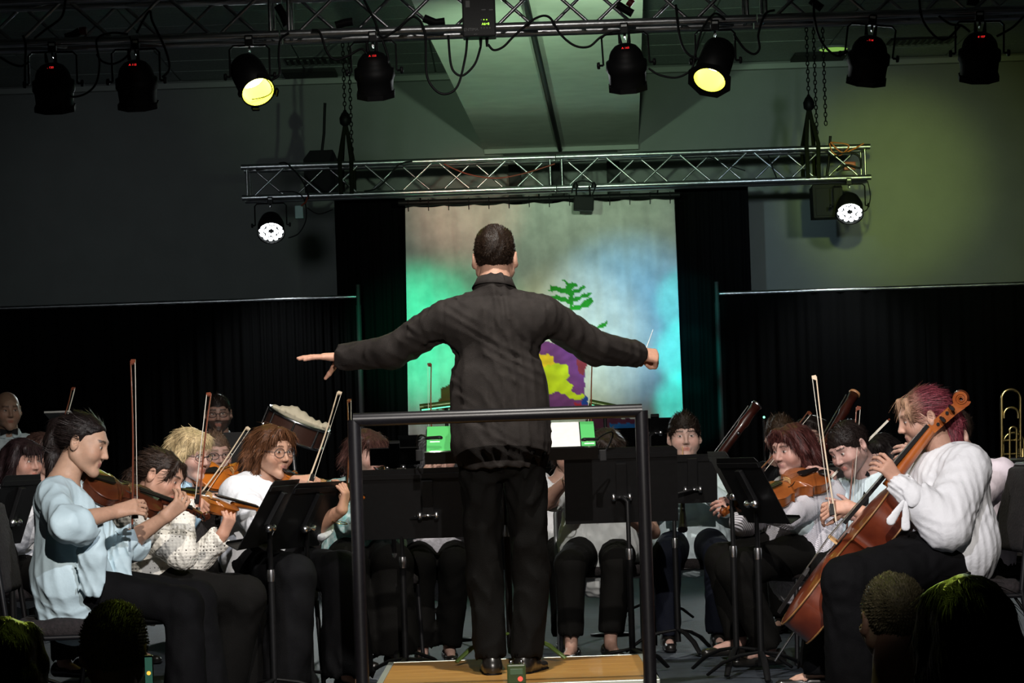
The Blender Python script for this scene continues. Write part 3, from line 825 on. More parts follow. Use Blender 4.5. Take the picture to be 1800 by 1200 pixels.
def ik(a, c, l1, l2, pole):
    a, c = np.array(a, float), np.array(c, float); v = c - a; D = np.linalg.norm(v); v = v / D
    if D > (l1 + l2) * .995: 
        k = D / (l1 + l2) * 1.006; l1 *= k; l2 *= k
    x = (l1 * l1 - l2 * l2 + D * D) / (2 * D); h = math.sqrt(max(0, l1 * l1 - x * x))
    pl = np.array(pole, float); pl = nrm(pl - v * pl.dot(v))
    return a + v * x + pl * h

def blades(V, Q, n, length, flow, col, colvar=.25, width=.0016, lift=.25, seed=0, keep=None):
    """hair strands as thin tapering strips rooted on a hair mesh; returns verts, quads, colours"""
    g = np.random.default_rng(seed)
    a, b, c_, d_ = (V[Q[:, i]] for i in range(4)); N = np.cross(c_ - a, d_ - b); ar = np.linalg.norm(N, axis=1); N = N / (ar[:, None] + 1e-12)
    cen = (a + b + c_ + d_) / 4
    if keep is not None: ar = ar * keep(cen)
    ar = np.maximum(ar, 0); 
    if ar.sum() == 0: return np.zeros((0, 3)), np.zeros((0, 4), int), np.zeros((0, 3))
    i = g.choice(len(Q), n, p=ar / ar.sum())
    p = cen[i]; nn = N[i]
    fl = flow(p) if callable(flow) else np.tile(np.array(flow, float), (n, 1))
    fl = fl + g.normal(0, .16, (n, 3)); fl -= nn * (fl * nn).sum(1)[:, None] * .9
    fl /= np.linalg.norm(fl, axis=1)[:, None] + 1e-9
    Ln = length * g.uniform(.5, 1.25, n)[:, None]; lf = lift * g.uniform(.3, 1.6, n)[:, None]
    sd = np.cross(fl, nn); sd /= np.linalg.norm(sd, axis=1)[:, None] + 1e-9; sd *= width * g.uniform(.6, 1.4, n)[:, None]
    p0 = p - nn * .001; p1 = p + (fl + nn * lf) * Ln * .5; p2 = p + (fl + nn * lf * .5) * Ln
    Vb = np.concatenate([p0 - sd, p0 + sd, p1 - sd * .8, p1 + sd * .8, p2 - sd * .15, p2 + sd * .15])
    k = np.arange(n)
    Qb = np.concatenate([np.stack([k, k + n, k + 3 * n, k + 2 * n], 1), np.stack([k + 2 * n, k + 3 * n, k + 5 * n, k + 4 * n], 1)])
    cb = np.clip(np.array(col)[None] * (1 + g.uniform(-colvar, colvar * 1.6, n))[:, None], 0, 1)
    return Vb, Qb, np.tile(cb, (6, 1))

def hair_cap(s, grow=.0, low=.0, front=.0):
    s.ell((0, -.015, .037), (.080 + grow, .103 + grow, .088 + grow), k=.01)
def make_hair(style, col, hc, M, parent, vox=.006, seed=0, nb=1600, opts=None):
    """hc: head centre, M: head frame"""
    o = opts or {}; s = SDF(); g = np.random.default_rng(seed); blen, lift = .05, .12
    flow_l = lambda p: np.stack([p[:, 0] * 2, -.4 - 0 * p[:, 1], -.9 + 0 * p[:, 2]], 1)
    gw = o.get('grow', 0)
    hair_cap(s, gw)
    if style == 'short':
        if o.get('top', 0): s.ell((0, .010, .085), (.062, .080, .050), k=.03)
        s.ell((0, .155, -.035), (.085, .092, .105), k=.012, op='sub')
        s.plane((0, .010, -.012 + o.get('low', 0)), (0, .50, -.87))
        blen, lift = o.get('len', .022), o.get('lift', .35)
        flow_l = lambda p: np.stack([p[:, 0] * .5, .35 - 3 * p[:, 1], .3 - 9 * np.maximum(.06 - p[:, 2], -.05)], 1)
    elif style == 'ponytail':
        s.ell((0, .150, -.035), (.078, .088, .098), k=.012, op='sub')
        s.plane((0, -.02, -.03), (0, .75, -.66))
        s.chain([(0, -.085, .060), (0, -.125, .045), (0, -.128, -.02), (0, -.105, -.09), (0, -.085, -.16), (0, -.075, -.22)], [.022, .030, .034, .032, .026, .012], k=.015)
        flow_l = lambda p: np.where((p[:, 1:2] < -.108) | (p[:, 2:3] < -.07), A(0, .1, -1), A(0, -1, .0))
        blen, lift = .05, .012
    elif style == 'bun':       # pulled back, low tail over the nape
        s.ell((0, .152, -.035), (.080, .092, .100), k=.012, op='sub')
        s.plane((0, -.02, -.03), (0, .75, -.66))
        s.chain([(0, -.10, .01), (0, -.118, -.04), (0, -.10, -.10), (0, -.085, -.14)], [.03, .038, .034, .016], k=.02)
        if o.get('wisps'): s.chain([(.045, .066, .085), (.066, .068, .045), (.071, .058, .0)], [.016, .012, .006], k=.014)
        if o.get('wisps'): s.chain([(-.045, .066, .085), (-.066, .068, .045), (-.071, .058, .0)], [.016, .012, .006], k=.014)
        if o.get('wisps') == 2: s.chain([(0, .078, .098), (.02, .094, .06), (.03, .098, .02)], [.014, .011, .005], k=.012)
        flow_l = lambda p: np.where((p[:, 1:2] < -.10) | (p[:, 2:3] < -.06) | (p[:, 1:2] > .07), A(0, .1, -1), A(0, -1, -.22)); blen, lift = .05, .012
    else:                      # bob / long / bangs / shag
        ln = o.get('length', .13); thick = o.get('thick', .03)
        s.ell((0, .152, -.06 if style == 'bangs' else -.040), (.068, .090, .105), k=.012, op='sub')
        s.plane((0, .004, -.03), (0, .45, -.89))
        for x in (-1, 1):
            s.chain([(x * .058, .015, .075), (x * .078, .012, .0), (x * .080, -.005, -ln * .6), (x * .074, -.004, -ln)], [thick, thick * .9, thick * .9, thick * .55], k=.022)
            s.chain([(x * .045, -.06, .03), (x * .060, -.075, -.04), (x * .06, -.06, -ln * .95)], [.045, .040, .024], k=.03)
        s.chain([(0, -.08, .03), (0, -.088, -.05), (0, -.075, -ln)], [.045, .045, .025], k=.03)
        if style == 'bangs': s.cone((-.050, .068, .068), (.050, .068, .068), .023, k=.02); s.cone((-.044, .086, .046), (.044, .086, .046), .011, k=.012)
        if style == 'side':
            s.chain([(.02, .075, .098), (.055, .075, .07), (.072, .050, .02)], [.020, .018, .014], k=.015)
            s.chain([(.0, .075, .098), (-.045, .078, .075), (-.072, .050, .02)], [.020, .018, .014], k=.015)
        if style == 'shag': s.cone((-.045, .062, .078), (.050, .066, .072), .026, k=.03); s.chain([(.05, .07, .06), (.072, .05, .02)], [.02, .012], k=.02)
        flow_l = lambda p: np.stack([p[:, 0] * 3, -.25 + p[:, 1] * 4, -1 + np.maximum(0, p[:, 2] - .06) * 9], 1)
        blen, lift = o.get('len', .055), o.get('lift', .10)
    gN = np.random.default_rng(seed + 5); ks = gN.normal(size=(5, 3)) * 130; ks[:, 2] *= .25; ph = gN.uniform(0, 6, 5)
    V, Q = s.mesh(vox, lambda p: sum(np.sin(p @ ks[i] + ph[i]) for i in range(5)) * .0011)
    base = np.array(col)
    cc = base[None] * (.8 + .35 * np.sin(V @ ks[0] * 1.7)[:, None] * np.sin(V @ ks[1] * 1.3)[:, None])
    if o.get('roots') is not None:
        tt = np.clip((V[:, 1] + .0) / .08, 0, 1)[:, None]; cc = cc * (1 - tt) + np.array(o['roots'])[None] * tt * (.85 + .3 * np.sin(V @ ks[1])[:, None])
    kp = (lambda c: (c[:, 2] > .05).astype(float)) if o.get('toponly') else None
    Vb, Qb, Cb = blades(V, Q, nb, blen, flow_l, base, o.get('var', .45), o.get('width', .0014), lift, seed, kp)
    if o.get('roots') is not None and len(Vb):
        tt = np.clip(Vb[:, 1:2] / .08, 0, 1); Cb = Cb * (1 - tt) + np.array(o['roots'])[None] * tt
    V2, Q2 = join_arr([(V, Q), (Vb, Qb)]); C2 = np.concatenate([cc, Cb])
    V2 = V2 * o.get('scale', 1.0)
    me = np_mesh('hair', V2 @ M.T + hc, Q2, True, np.clip(C2, 0, 1))
    return link('hair', me, mhair, parent)

def glasses(hc, M, parent, sc=1.0, m=None, round_=True):
    m = m or mat('glasses_frame', (.03, .03, .035), .3, .3); T = lambda p: M @ (np.array(p) * sc) + hc
    mb = MB()
    for x in (-1, 1):
        c = A(x * .033, .101, .002); rx, rz = .0245, (.021 if round_ else .0165)
        mb.tube([T(c + A(rx * math.cos(a), -.010 * abs(math.cos(a)) * (x * math.cos(a) > 0), rz * math.sin(a))) for a in np.linspace(0, 2 * math.pi, 21)], .0015, 5, cap=False)
        mb.tube([T((x * .0575, .090, .006)), T((x * .079, .055, .008)), T((x * .083, -.005, .006))], .0015, 5)
    mb.tube([T((-.0088, .103, .005)), T((0, .106, .008)), T((.0088, .103, .005))], .0015, 5)
    o = mb.build('glasses', m, parent)
    ml = MATS.get('spectacle_glass')
    if ml is None:
        ml = mat('spectacle_glass', (1, 1, 1), .02); nt = ml.node_tree; tr = nt.nodes.new('ShaderNodeBsdfTransparent'); gl = nt.nodes.new('ShaderNodeBsdfGlossy'); gl.inputs['Roughness'].default_value = .03
        mx = nt.nodes.new('ShaderNodeMixShader'); mx.inputs[0].default_value = .07; nt.links.new(tr.outputs[0], mx.inputs[1]); nt.links.new(gl.outputs[0], mx.inputs[2]); nt.links.new(mx.outputs[0], nt.nodes['Material Output'].inputs['Surface'])
    for x in (-1, 1):
        mb = MB(); c = A(x * .033, .1005, .002)
        V = [T(c + A(.0235 * math.cos(a), -.009 * abs(math.cos(a)) * (x * math.cos(a) > 0), (.020 if round_ else .0155) * math.sin(a))) for a in np.linspace(0, 2 * math.pi, 20, endpoint=False)]
        mb.prism(V, (0, 0, 0), M @ A(0, .0012, 0)); mb.build('lens', ml, o)
    return o

def garment(name, s, vox, m, parent, amp=.004, seed=0, up=(0, 0, 1), scale=1., extra=None):
    wf = wrinkle(amp, scale, seed, up)
    f = (lambda p: wf(p) + extra(p)) if extra else wf
    V, Q = s.mesh(vox, f)
    return link(name, np_mesh(name, V, Q), m, parent)

def person(label, pelvis, neck, face, head, hdir, hup=(0, 0, 1), female=True, skin=(.58, .36, .27), size=1.0, group=None,
           arms=None, legs=None, shirt=None, trousers=None, hair=None, brow=(.05, .03, .02), lips=None, beard=None, glass=None,
           vox_head=.0058, shoes=None, base=None, name='person', cat='person', bodyvox=.0115, chin=None, jitter=0):
    """builds one figure: body (one mesh) with hair and clothing as parts"""
    if legs is None and group != 'seated audience':
        f0 = nrm(A(face[0], face[1], 0)); r0 = np.cross(f0, A(0, 0, 1)); pz = pelvis[2]; legs = {}
        for sd_, sg in (('R', 1), ('L', -1)):
            kn = np.array(pelvis) + f0 * .40 + r0 * sg * .12 - A(0, 0, .02); legs[sd_] = dict(knee=kn, ankle=A(kn[0], kn[1], .09), foot=f0)
        trousers = trousers or dict(mat=MATS['black_trousers'], vox=.014); shoes = shoes or ('oxford', MATS['shoe_leather'])
    fem = female; pelvis, neck = np.array(pelvis, float), np.array(neck, float); F = nrm(face)
    root = empty(name, tuple(base if base is not None else (pelvis[0], pelvis[1], 0)), label, cat, group)
    upt = nrm(neck - pelvis); F = nrm(F - upt * F.dot(upt)); rx = np.cross(F, upt)
    sw = (.158 if fem else .190) * size; ua, fa = (.275 if fem else .300) * size, (.245 if fem else .268) * size
    hc = np.array(head, float); M = frame(hdir, hup)
    hs = size * (.97 if fem else 1.03)
    skin = np.array(skin) * A(.86, .82, .80)
    J = dict(neck=neck, pelvis=pelvis)
    parts, cols = [], []
    # head
    V, Q, reg = head_template(vox_head, fem)
    C = np.tile(skin, (len(V), 1)); mix = lambda w, c: C * (1 - w[:, None]) + np.array(c)[None] * w[:, None]
    C = mix(reg['cheek'] * .35, skin * A(1.12, .78, .72)); C = mix(reg['lip'] * .75, lips if lips is not None else skin * A(.95, .55, .52))
    if beard is not None: C = mix(reg['beard'] * (1 - reg['lip']) * beard[1], beard[0])
    C = mix(reg['lid'] * .55, skin * .45)
    C = mix(reg['white'], (.62, .60, .57)); C = mix(reg['iris'], (.02, .014, .01)); C = mix(reg['brow'] * .85, brow)
    if hair and hair[0] == 'short': C = mix(reg['fade'] * .75, np.array(hair[1]) * 1.6)
    if hair and hair[0] == 'stubble': C = mix(reg['scalp'] * .6, hair[1])
    Vw = (V * hs) @ M.T + hc; parts.append((Vw, Q)); cols.append(C)
    # neck + torso core
    s = SDF(); nk = (.047 if fem else .060) * size
    h0 = hc + M @ A(0, -.022, -.045) * hs
    s.cone(h0, neck + upt * .0, nk, nk * 1.12, k=.03); s.cone(h0 + M @ A(0, .015, -.02) * hs, neck + F * .015, nk * .75, nk * .9, k=.03)
    sh = {}
    for side, sg in (('R', 1), ('L', -1)):
        a = (arms or {}).get(side, {})
        sh[side] = neck + rx * sg * sw - upt * .055 * size + (np.array(a['sh']) if 'sh' in a else 0)
        s.cone(neck - upt * .02, sh[side] - rx * sg * .03, .045 * size, .040 * size, k=.04)
    ch = pelvis + (neck - pelvis) * .74
    s.cone(ch - rx * .06 * size, ch + rx * .06 * size, .085 * size, k=.05)
    V, Q = s.mesh(bodyvox); parts.append((V, Q)); cols.append(np.tile(skin, (len(V), 1))); s = SDF()
    s.cone(ch - rx * .075 * size, ch + rx * .075 * size, .088 * size, k=.05)
    s.cone(ch, pelvis, .09 * size, .09 * size, k=.05)
    elb = {}
    for side, sg in (('R', 1), ('L', -1)):
        a = (arms or {}).get(side)
        if not a: continue
        w_ = np.array(a['wrist'], float)
        elb[side] = ik(sh[side], w_, ua, fa, a.get('pole', -upt - F * .3))
        if np.linalg.norm(w_ - sh[side]) > 0: s.cone(sh[side], elb[side], .042 * size, .037 * size, k=.02)
    if legs:
        for side, sg in (('R', 1), ('L', -1)):
            l = legs.get(side)
            if not l: continue
            hp = pelvis + rx * sg * .085 * size; kn, an = np.array(l['knee'], float), np.array(l['ankle'], float)
            s.cone(hp, kn, .07 * size, .05 * size, k=.03); s.cone(kn, an, .048 * size, .033 * size, k=.02)
            fd = nrm(l.get('foot', F)); s.cone(an - A(0, 0, .03), an + fd * .12 - A(0, 0, .055), .030 * size, .022 * size, k=.02)
    V, Q = s.mesh(.016); parts.append((V, Q)); cols.append(np.tile(skin, (len(V), 1)))
    # forearms and hands
    for side, sg in (('R', 1), ('L', -1)):
        a = (arms or {}).get(side)
        if not a: continue
        w_ = np.array(a['wrist'], float); s = SDF(); fd = nrm(w_ - elb[side])
        mid = elb[side] + (w_ - elb[side]) * .3
        s.cone(elb[side], mid, .036 * size, .040 * size, k=.02); s.cone(mid, w_, .040 * size, .0245 * size, k=.02)
        V, Q = s.mesh(.0095)
        if a.get('hand'):
            parts.append((V, Q)); cols.append(np.tile(skin * A(1.02, .97, .95), (len(V), 1)))
            s = SDF(); st0 = w_ - fd * .035; s.cone(st0, w_, (.0245 + .0155 * .035 / (fa * .7)) * size, .0245 * size, k=.02)
            hand_sdf(s, w_, a.get('dir', fd), a.get('nrm', A(0, 0, 1)), sg, POSES[a['hand']], (.94 if fem else 1.06) * size)
            V, Q = s.mesh(a.get('vox', .0046))
        parts.append((V, Q)); cols.append(np.tile(skin * A(1.02, .97, .95), (len(V), 1)))
    V, Q = join_arr(parts)
    body = link('body', np_mesh('body', V, Q, True, np.clip(np.concatenate(cols), 0, 1)), mskin, root)
    # shirt
    if shirt:
        s = SDF(); lo_ = shirt.get('loose', .012) * size; ln = shirt.get('length', .06)
        T = lambda t: pelvis + (neck - pelvis) * t
        wd = shirt.get('wide', 1.0) * size
        s.cone(T(.78) - rx * .085 * wd, T(.78) + rx * .085 * wd, .098 * wd + lo_, k=.05, flat=(F, .90))
        s.cone(T(.45) - rx * .060 * wd, T(.45) + rx * .060 * wd, .098 * wd + lo_, k=.07, flat=(F, .95))
        s.cone(T(.24) - rx * .066 * wd, T(.24) + rx * .066 * wd, .102 * wd + lo_, k=.08, flat=(F, .97))
        s.cone(T(.78), T(.1), .10 * wd + lo_, .115 * wd + lo_, k=.04)
        hemw = shirt.get('hem', 1.0)
        s.cone(T(.05) - rx * .078 * wd * hemw, T(.05) + rx * .078 * wd * hemw, .110 * wd * hemw + lo_, k=.06)
        if ln > 0: 
            hd = shirt.get('hemdir', -upt); s.cone(T(.05), T(.05) + nrm(hd) * ln, .125 * wd * hemw + lo_, .13 * wd * hemw + lo_, k=.05)
        if fem:
            for sg in (-1, 1): s.ball(T(.70) + rx * sg * .068 * size + F * .080 * size, .058 * size, k=.05)
        for side, sg in (('R', 1), ('L', -1)):
            s.cone(neck - upt * .035, sh[side] - upt * .012, .050 * size, .056 * size + lo_ * .5, k=.04)
            if side in elb:
                a = arms[side]; w_ = np.array(a['wrist'], float); fr = a.get('sleeve', shirt.get('sleeve', .95)); e_ = elb[side]
                rs, re, rw = shirt.get('arm', (.060, .054, .042))
                rs, re, rw = rs * size + lo_ * .6, re * size + lo_ * .6, rw * size + lo_ * .6
                if fr <= .5:
                    end = sh[side] + (e_ - sh[side]) * fr * 2; dd = nrm(e_ - sh[side]); re2 = rs + (re - rs) * fr * 2
                    s.cone(sh[side], end, rs, re2, k=.03); s.ball(end + dd * re2 * .95, re2 * 1.03, k=.006, op='sub')
                else:
                    end = e_ + (w_ - e_) * (fr - .5) * 2; dd = nrm(w_ - e_)
                    s.cone(sh[side], e_, rs, re, k=.03); s.cone(e_, end, re, rw, k=.02)
                    if shirt.get('bell'): s.cone(end - dd * .06 - A(0, 0, .01), end - A(0, 0, shirt['bell']), rw, rw * 1.15, k=.04)
                    if shirt.get('cuff'): s.cone(end - dd * .05, end - dd * .012, rw * 1.02 + .003, k=.004)
                    s.ball(end + dd * rw * 1.05, rw * 1.10, k=.006, op='sub')
        if shirt.get('collar'):
            s.cone(neck - upt * .07, neck - upt * .004, .095 * size, nk * 1.18 + .010, k=.02)
            s.ball(neck + upt * .062 + F * .060, .072 * size, k=.01, op='sub')
        else:
            nd = shirt.get('neckdepth', .03)
            s.ball(neck + upt * .055 + F * .02, .085 * size, k=.01, op='sub')
            if nd > .03: s.cone(neck + F * .10, neck + F * .155 - upt * nd, .058, .022, k=.008, op='sub')
        if shirt.get('open'):   # an open jacket front
            s.cone(T(.95) + F * .15, T(.0) + F * .2 , .03, .05, k=.01, op='sub')
        if shirt.get('hemz') is not None: s.plane((0, 0, shirt['hemz']), (0, 0, -1), k=.004)
        gm = garment(shirt.get('name', 'shirt'), s, shirt.get('vox', .0125), shirt['mat'], root, shirt.get('amp', .0045), shirt.get('seed', 1), upt, shirt.get('wscale', 1.), shirt.get('extra'))
        if shirt.get('collar'):
            nd_ = nrm(h0 - neck); cx = np.cross(F, nd_); cf = np.cross(nd_, cx); Vc = []; nC = 40
            prof = ((nk * 1.20 + .004, -.012), (nk * 1.13 + .003, .012), (nk * 1.10 + .003, .034), (nk * 1.16 + .005, .037), (nk * 1.26 + .007, .018), (nk * 1.40 + .010, -.004))
            for r_, h_ in prof:
                for q in range(nC + 1):
                    th = R(16) + (2 * math.pi - R(32)) * q / nC; dip = .018 * max(0, math.cos(th)) ** 2 * (1 if h_ > 0 else 0)
                    Vc.append(neck + nd_ * (h_ - dip) * size + (cf * math.cos(th) + cx * math.sin(th)) * r_ + F * .006)
            Vc = np.array(Vc); I_ = np.arange(len(prof) * (nC + 1)).reshape(len(prof), nC + 1)
            Qc = np.stack([I_[:-1, :-1], I_[:-1, 1:], I_[1:, 1:], I_[1:, :-1]], -1).reshape(-1, 4)
            oc = link('collar', np_mesh('collar', Vc, Qc), shirt['mat'], root); md = oc.modifiers.new('thick', 'SOLIDIFY'); md.thickness = .0025
        if shirt.get('under') is not None:
            s = SDF(); s.cone(T(.95), T(.1), .075 * size, .105 * size, k=.03, flat=(rx, 1.2)); s.cone(neck - upt * .02, neck + upt * .028, nk * 1.2 + .004, k=.01)
            for q in s.p: pass
            garment('under_shirt', s, .010, shirt['under'], root, .002, 3, upt)
        if shirt.get('bow_tie'):
            mb = MB(); c = neck + upt * .022 + F * (nk + .022)
            for sg in (-1, 1): mb.prism([c, c + rx * sg * .022 + upt * .013, c + rx * sg * .055 + upt * .022, c + rx * sg * .055 - upt * .020, c + rx * sg * .022 - upt * .011], F * -.008, F * .008)
            mb.bev(c + F * .004, (.02, .02, .022), .004); mb.build('bow_tie', MATS['black_rubber'], root)
    if trousers and legs:
        s = SDF(); lo_ = trousers.get('loose', .010) * size; wd = trousers.get('wide', 1.0) * size
        s.cone(pelvis - rx * .075 * wd, pelvis + rx * .075 * wd, .115 * wd + lo_, k=.05)
        if trousers.get('waist', True): s.cone(pelvis, pelvis + upt * .12, .12 * wd, .11 * wd, k=.05, flat=(F, .9))
        for side, sg in (('R', 1), ('L', -1)):
            l = legs.get(side)
            if not l: continue
            hp = pelvis + rx * sg * .085 * wd; kn, an = np.array(l['knee'], float), np.array(l['ankle'], float)
            r1, r2, r3 = trousers.get('leg', (.090, .066, .055)); r1, r2, r3 = r1 * wd + lo_, r2 * wd + lo_, r3 * wd + lo_
            end = kn + (an - kn) * trousers.get('to', .97); dd = nrm(an - kn)
            s.cone(hp, kn, r1, r2, k=trousers.get('k', .02)); s.cone(kn, end, r2, r3, k=.03); s.ball(end + dd * r3 * 1.0, r3 * 1.06, k=.006, op='sub')
        garment('trousers', s, trousers.get('vox', .0145), trousers['mat'], root, trousers.get('amp', .004), trousers.get('seed', 2), trousers.get('up', (0, 0, 1)), trousers.get('wscale', 1.1), trousers.get('extra'))
    if shoes and legs:
        for side, sg in (('R', 1), ('L', -1)):
            l = legs.get(side)
            if not l or l.get('noshoe'): continue
            an = np.array(l['ankle'], float); fd = nrm(l.get('foot', F)); u_ = A(0, 0, 1); s = SDF()
            zf = an[2] - .088 * size
            hl = A(an[0], an[1], zf) - fd * .045 * size; toe = A(an[0], an[1], zf) + fd * .165 * size
            s.cone(hl + u_ * .026, toe + u_ * .022, .034 * size, .030 * size, k=.02, flat=(u_, .75))
            s.cone(hl + u_ * .045, hl + fd * .10 + u_ * .045, .034 * size, .032 * size, k=.03)
            if shoes[0] == 'flat': s.cone(hl + fd * .035 + u_ * .065, hl + fd * .115 + u_ * .052, .034 * size, .028 * size, k=.008, op='sub')
            else: s.cone(hl + u_ * .06 + fd * .02, hl + u_ * .085 + fd * .05, .036 * size, .034 * size, k=.02)
            s.plane((0, 0, zf + .002), (0, 0, -1), k=.002)
            V, Q = s.mesh(.011); so = link('shoe', np_mesh('shoe', V, Q), shoes[1], root)
            if shoes[0] != 'flat':
                s = SDF(); s.cone(hl + u_ * .008, toe + u_ * .008, .038 * size, .034 * size, k=.01, flat=(u_, .35)); V, Q = s.mesh(.010); link('sole', np_mesh('sole', V, Q), MATS['black_rubber'], so)
    if hair and hair[0] != 'stubble':
        op = dict(hair[2]) if len(hair) > 2 else {}; op['scale'] = hs
        make_hair(hair[0], hair[1], hc, M, root, op.pop('vox', .0085), op.pop('seed', 1), op.pop('nb', 1400), op)
    if glass: glasses(hc, M, root, hs, round_=(glass != 'rect'))
    J.update(sh=sh, elb=elb, root=root, F=F, up=upt, rx=rx)
    return J
# ================================================================== instruments, stands, chairs
OUT = [(0, .004), (.004, .026), (.02, .052), (.06, .078), (.12, .096), (.19, .1035), (.26, .102), (.32, .092), (.36, .085), (.380, .094), (.388, .083), (.42, .061), (.47, .052), (.52, .0505), (.58, .054), (.628, .065), (.645, .080), (.66, .071), (.70, .0735), (.77, .082), (.83, .083), (.89, .076), (.94, .060), (.975, .040), (.993, .022), (1.0, .012)]
def varnish(name, c1, c2):
    return mat(name, c1, .30, col2=c2, nscale=9, stretch=(1, .35, 1), coat=.5, spec=.5, bump=.05, bscale=40)
varnish('violin_dark', (.115, .030, .010), (.055, .012, .005)); varnish('violin_amber', (.36, .12, .016), (.20, .05, .008))
varnish('violin_orange', (.44, .13, .012), (.32, .075, .008)); varnish('cello_red', (.16, .030, .010), (.085, .014, .006)); varnish('scroll_orange', (.42, .115, .018), (.27, .06, .010))
varnish('viola_brown', (.30, .09, .02), (.18, .045, .010)); varnish('bassoon_wood', (.045, .009, .006), (.022, .005, .003))
mat('ebony', (.006, .005, .005), .4, spec=.3); mat('bow_hair', (.62, .58, .50), .6); mat('bow_stick', (.13, .035, .018), .3, coat=.4); mat('string_steel', (.6, .58, .55), .3, 1)
mat('maple', (.55, .33, .14), .5); mat('bow_stick_pale', (.55, .44, .32), .35, coat=.3)
def string_instrument(name, label, cat, tail, d, n, m, L=.356, rib=.032, neckm=None, group=None, chin=True, bodyw=1.0, neckk=1.0, arch=1.0):
    """tail: world point of the bottom end, d: long axis, n: out of the top plate"""
    sc = L / .356; d = nrm(d); n = nrm(np.array(n, float) - d * np.dot(n, d)); x = np.cross(d, n)
    e = empty(name, tuple(tail), label, cat, group); neckm = neckm or m
    W = lambda a, b, c: x * a * sc + d * b * sc + n * c * sc
    def add(nm, mb, mm, par=None): return mb.build(nm, mm, par or e, world=False)
    ol = [(w * bodyw, t * .356) for t, w in OUT]; ring = ol + [(-w, y) for w, y in ol[::-1]]; N = len(ring)
    rb = rib / sc / 2
    cuts = [0, 9, 16, len(ol) - 1, len(ol), N - 17, N - 10, N - 1]
    mb = MB()
    for c0, c1 in zip(cuts[:-1], cuts[1:]):
        seg = ring[c0:c1 + 1]; m_ = len(seg)
        mb.add([W(a * .955, b * .99 + .0018, -rb) for a, b in seg] + [W(a * .955, b * .99 + .0018, rb) for a, b in seg], [(i, i + 1, i + 1 + m_, i + m_) for i in range(m_ - 1)], True)
    ribs_ = add('ribs', mb, m)
    if L > .6:
        for sg in (-1, 1):
            mb = MB(); mb.tube([W(a, b, sg * (rb + .001)) for a, b in ring + ring[:1]], .0019 * sc, 6, cap=False); mb.build('edge', mat('edge_tan', (.30, .15, .05), .4, noise=.3, nscale=25), ribs_, world=False)
    for nm, sg in (('top_plate', 1), ('back_plate', -1)):
        mb = MB(); V = []; lev = [(1.0, -.001), (1.0, .0025), (.93, .0035), (.80, .0080), (.55, .0125 * arch), (.25, .0150 * arch), (0, .0155 * arch)]
        for f, h in lev:
            for a, b in ring: V.append(W(a * f, .178 + (b - .178) * (.25 + .75 * f if f < 1 else 1), sg * (rb + h)))
        Fc = [(k * N + i, k * N + (i + 1) % N, (k + 1) * N + (i + 1) % N, (k + 1) * N + i) for k in range(len(lev) - 1) for i in range(N)]
        mb.add(V, Fc, True); add(nm, mb, m)
    zt = rb + .016
    nk = .13 * neckk
    mb = MB(); mb.tube([W(0, .345, zt - .014), W(0, .37, zt - .010), W(0, .356 + nk, zt - .006)], [.016 * sc, .0125 * sc, .0115 * sc], 10)
    # pegbox and scroll
    y0 = .356 + nk
    mb.prism([W(.011, y0, zt + .004), W(.0085, y0 + .055, zt - .006), W(.0065, y0 + .075, zt - .012), W(-.0065, y0 + .075, zt - .012), W(-.0085, y0 + .055, zt - .006), W(-.011, y0, zt + .004)], W(0, 0, 0), W(0, -.004, -.020))
    add('neck', mb, neckm)
    mb = MB(); cy, cz = y0 + .080, zt - .014
    K = 84; V = []; R0 = .0205; g_ = .088
    for i in range(K + 1):
        a = i / K * 6 * math.pi * .97; th = a - 1.9
        ro = R0 * math.exp(-g_ * a); ri = max(.0006, R0 * math.exp(-g_ * (a + 2 * math.pi)) * 1.10)
        hw = .0072 + .0026 * a / (2 * math.pi)
        for r_, w_ in ((ro, -hw), (ro, hw), (ri, hw), (ri, -hw)): V.append(W(w_, cy + r_ * math.cos(math.pi - th), cz + r_ * math.sin(math.pi - th)))
    Fc = [(i * 4 + j, i * 4 + (j + 1) % 4, i * 4 + 4 + (j + 1) % 4, i * 4 + 4 + j) for i in range(K) for j in range(4)]
    mb.add(V, Fc, False); sc_o = add('scroll', mb, neckm)
    mb2 = MB(); mb2.lathe([(.001 * sc, -.0058 * sc), (.0165 * sc, -.0058 * sc), (.0165 * sc, .0058 * sc), (.001 * sc, .0058 * sc)], W(0, cy, cz), x, 24); mb2.build('scroll_web', MATS['violin_dark'], sc_o, world=False)
    mb = MB(); mb.prism([W(.0125, .235, zt + .012), W(.0115, y0, zt + .004), W(-.0115, y0, zt + .004), W(-.0125, .235, zt + .012)], W(0, 0, -.004), W(0, 0, .003)); add('fingerboard', mb, MATS['ebony'])
    mb = MB(); mb.prism([W(.0205, .195, rb + .013), W(.018, .195, zt + .012), W(.010, .195, zt + .019), W(-.010, .195, zt + .020), W(-.018, .195, zt + .014), W(-.0205, .195, rb + .013), W(-.008, .195, rb + .020), W(.008, .195, rb + .020)], W(0, -.002, 0), W(0, .002, 0)); add('bridge', mb, MATS['maple'])
    mb = MB(); mb.prism([W(.009, .012, zt + .002), W(.020, .105, zt + .010), W(.016, .118, zt + .011), W(-.016, .118, zt + .011), W(-.020, .105, zt + .010), W(-.009, .012, zt + .002)], W(0, 0, -.003), W(0, 0, .004)); add('tailpiece', mb, MATS['ebony'])
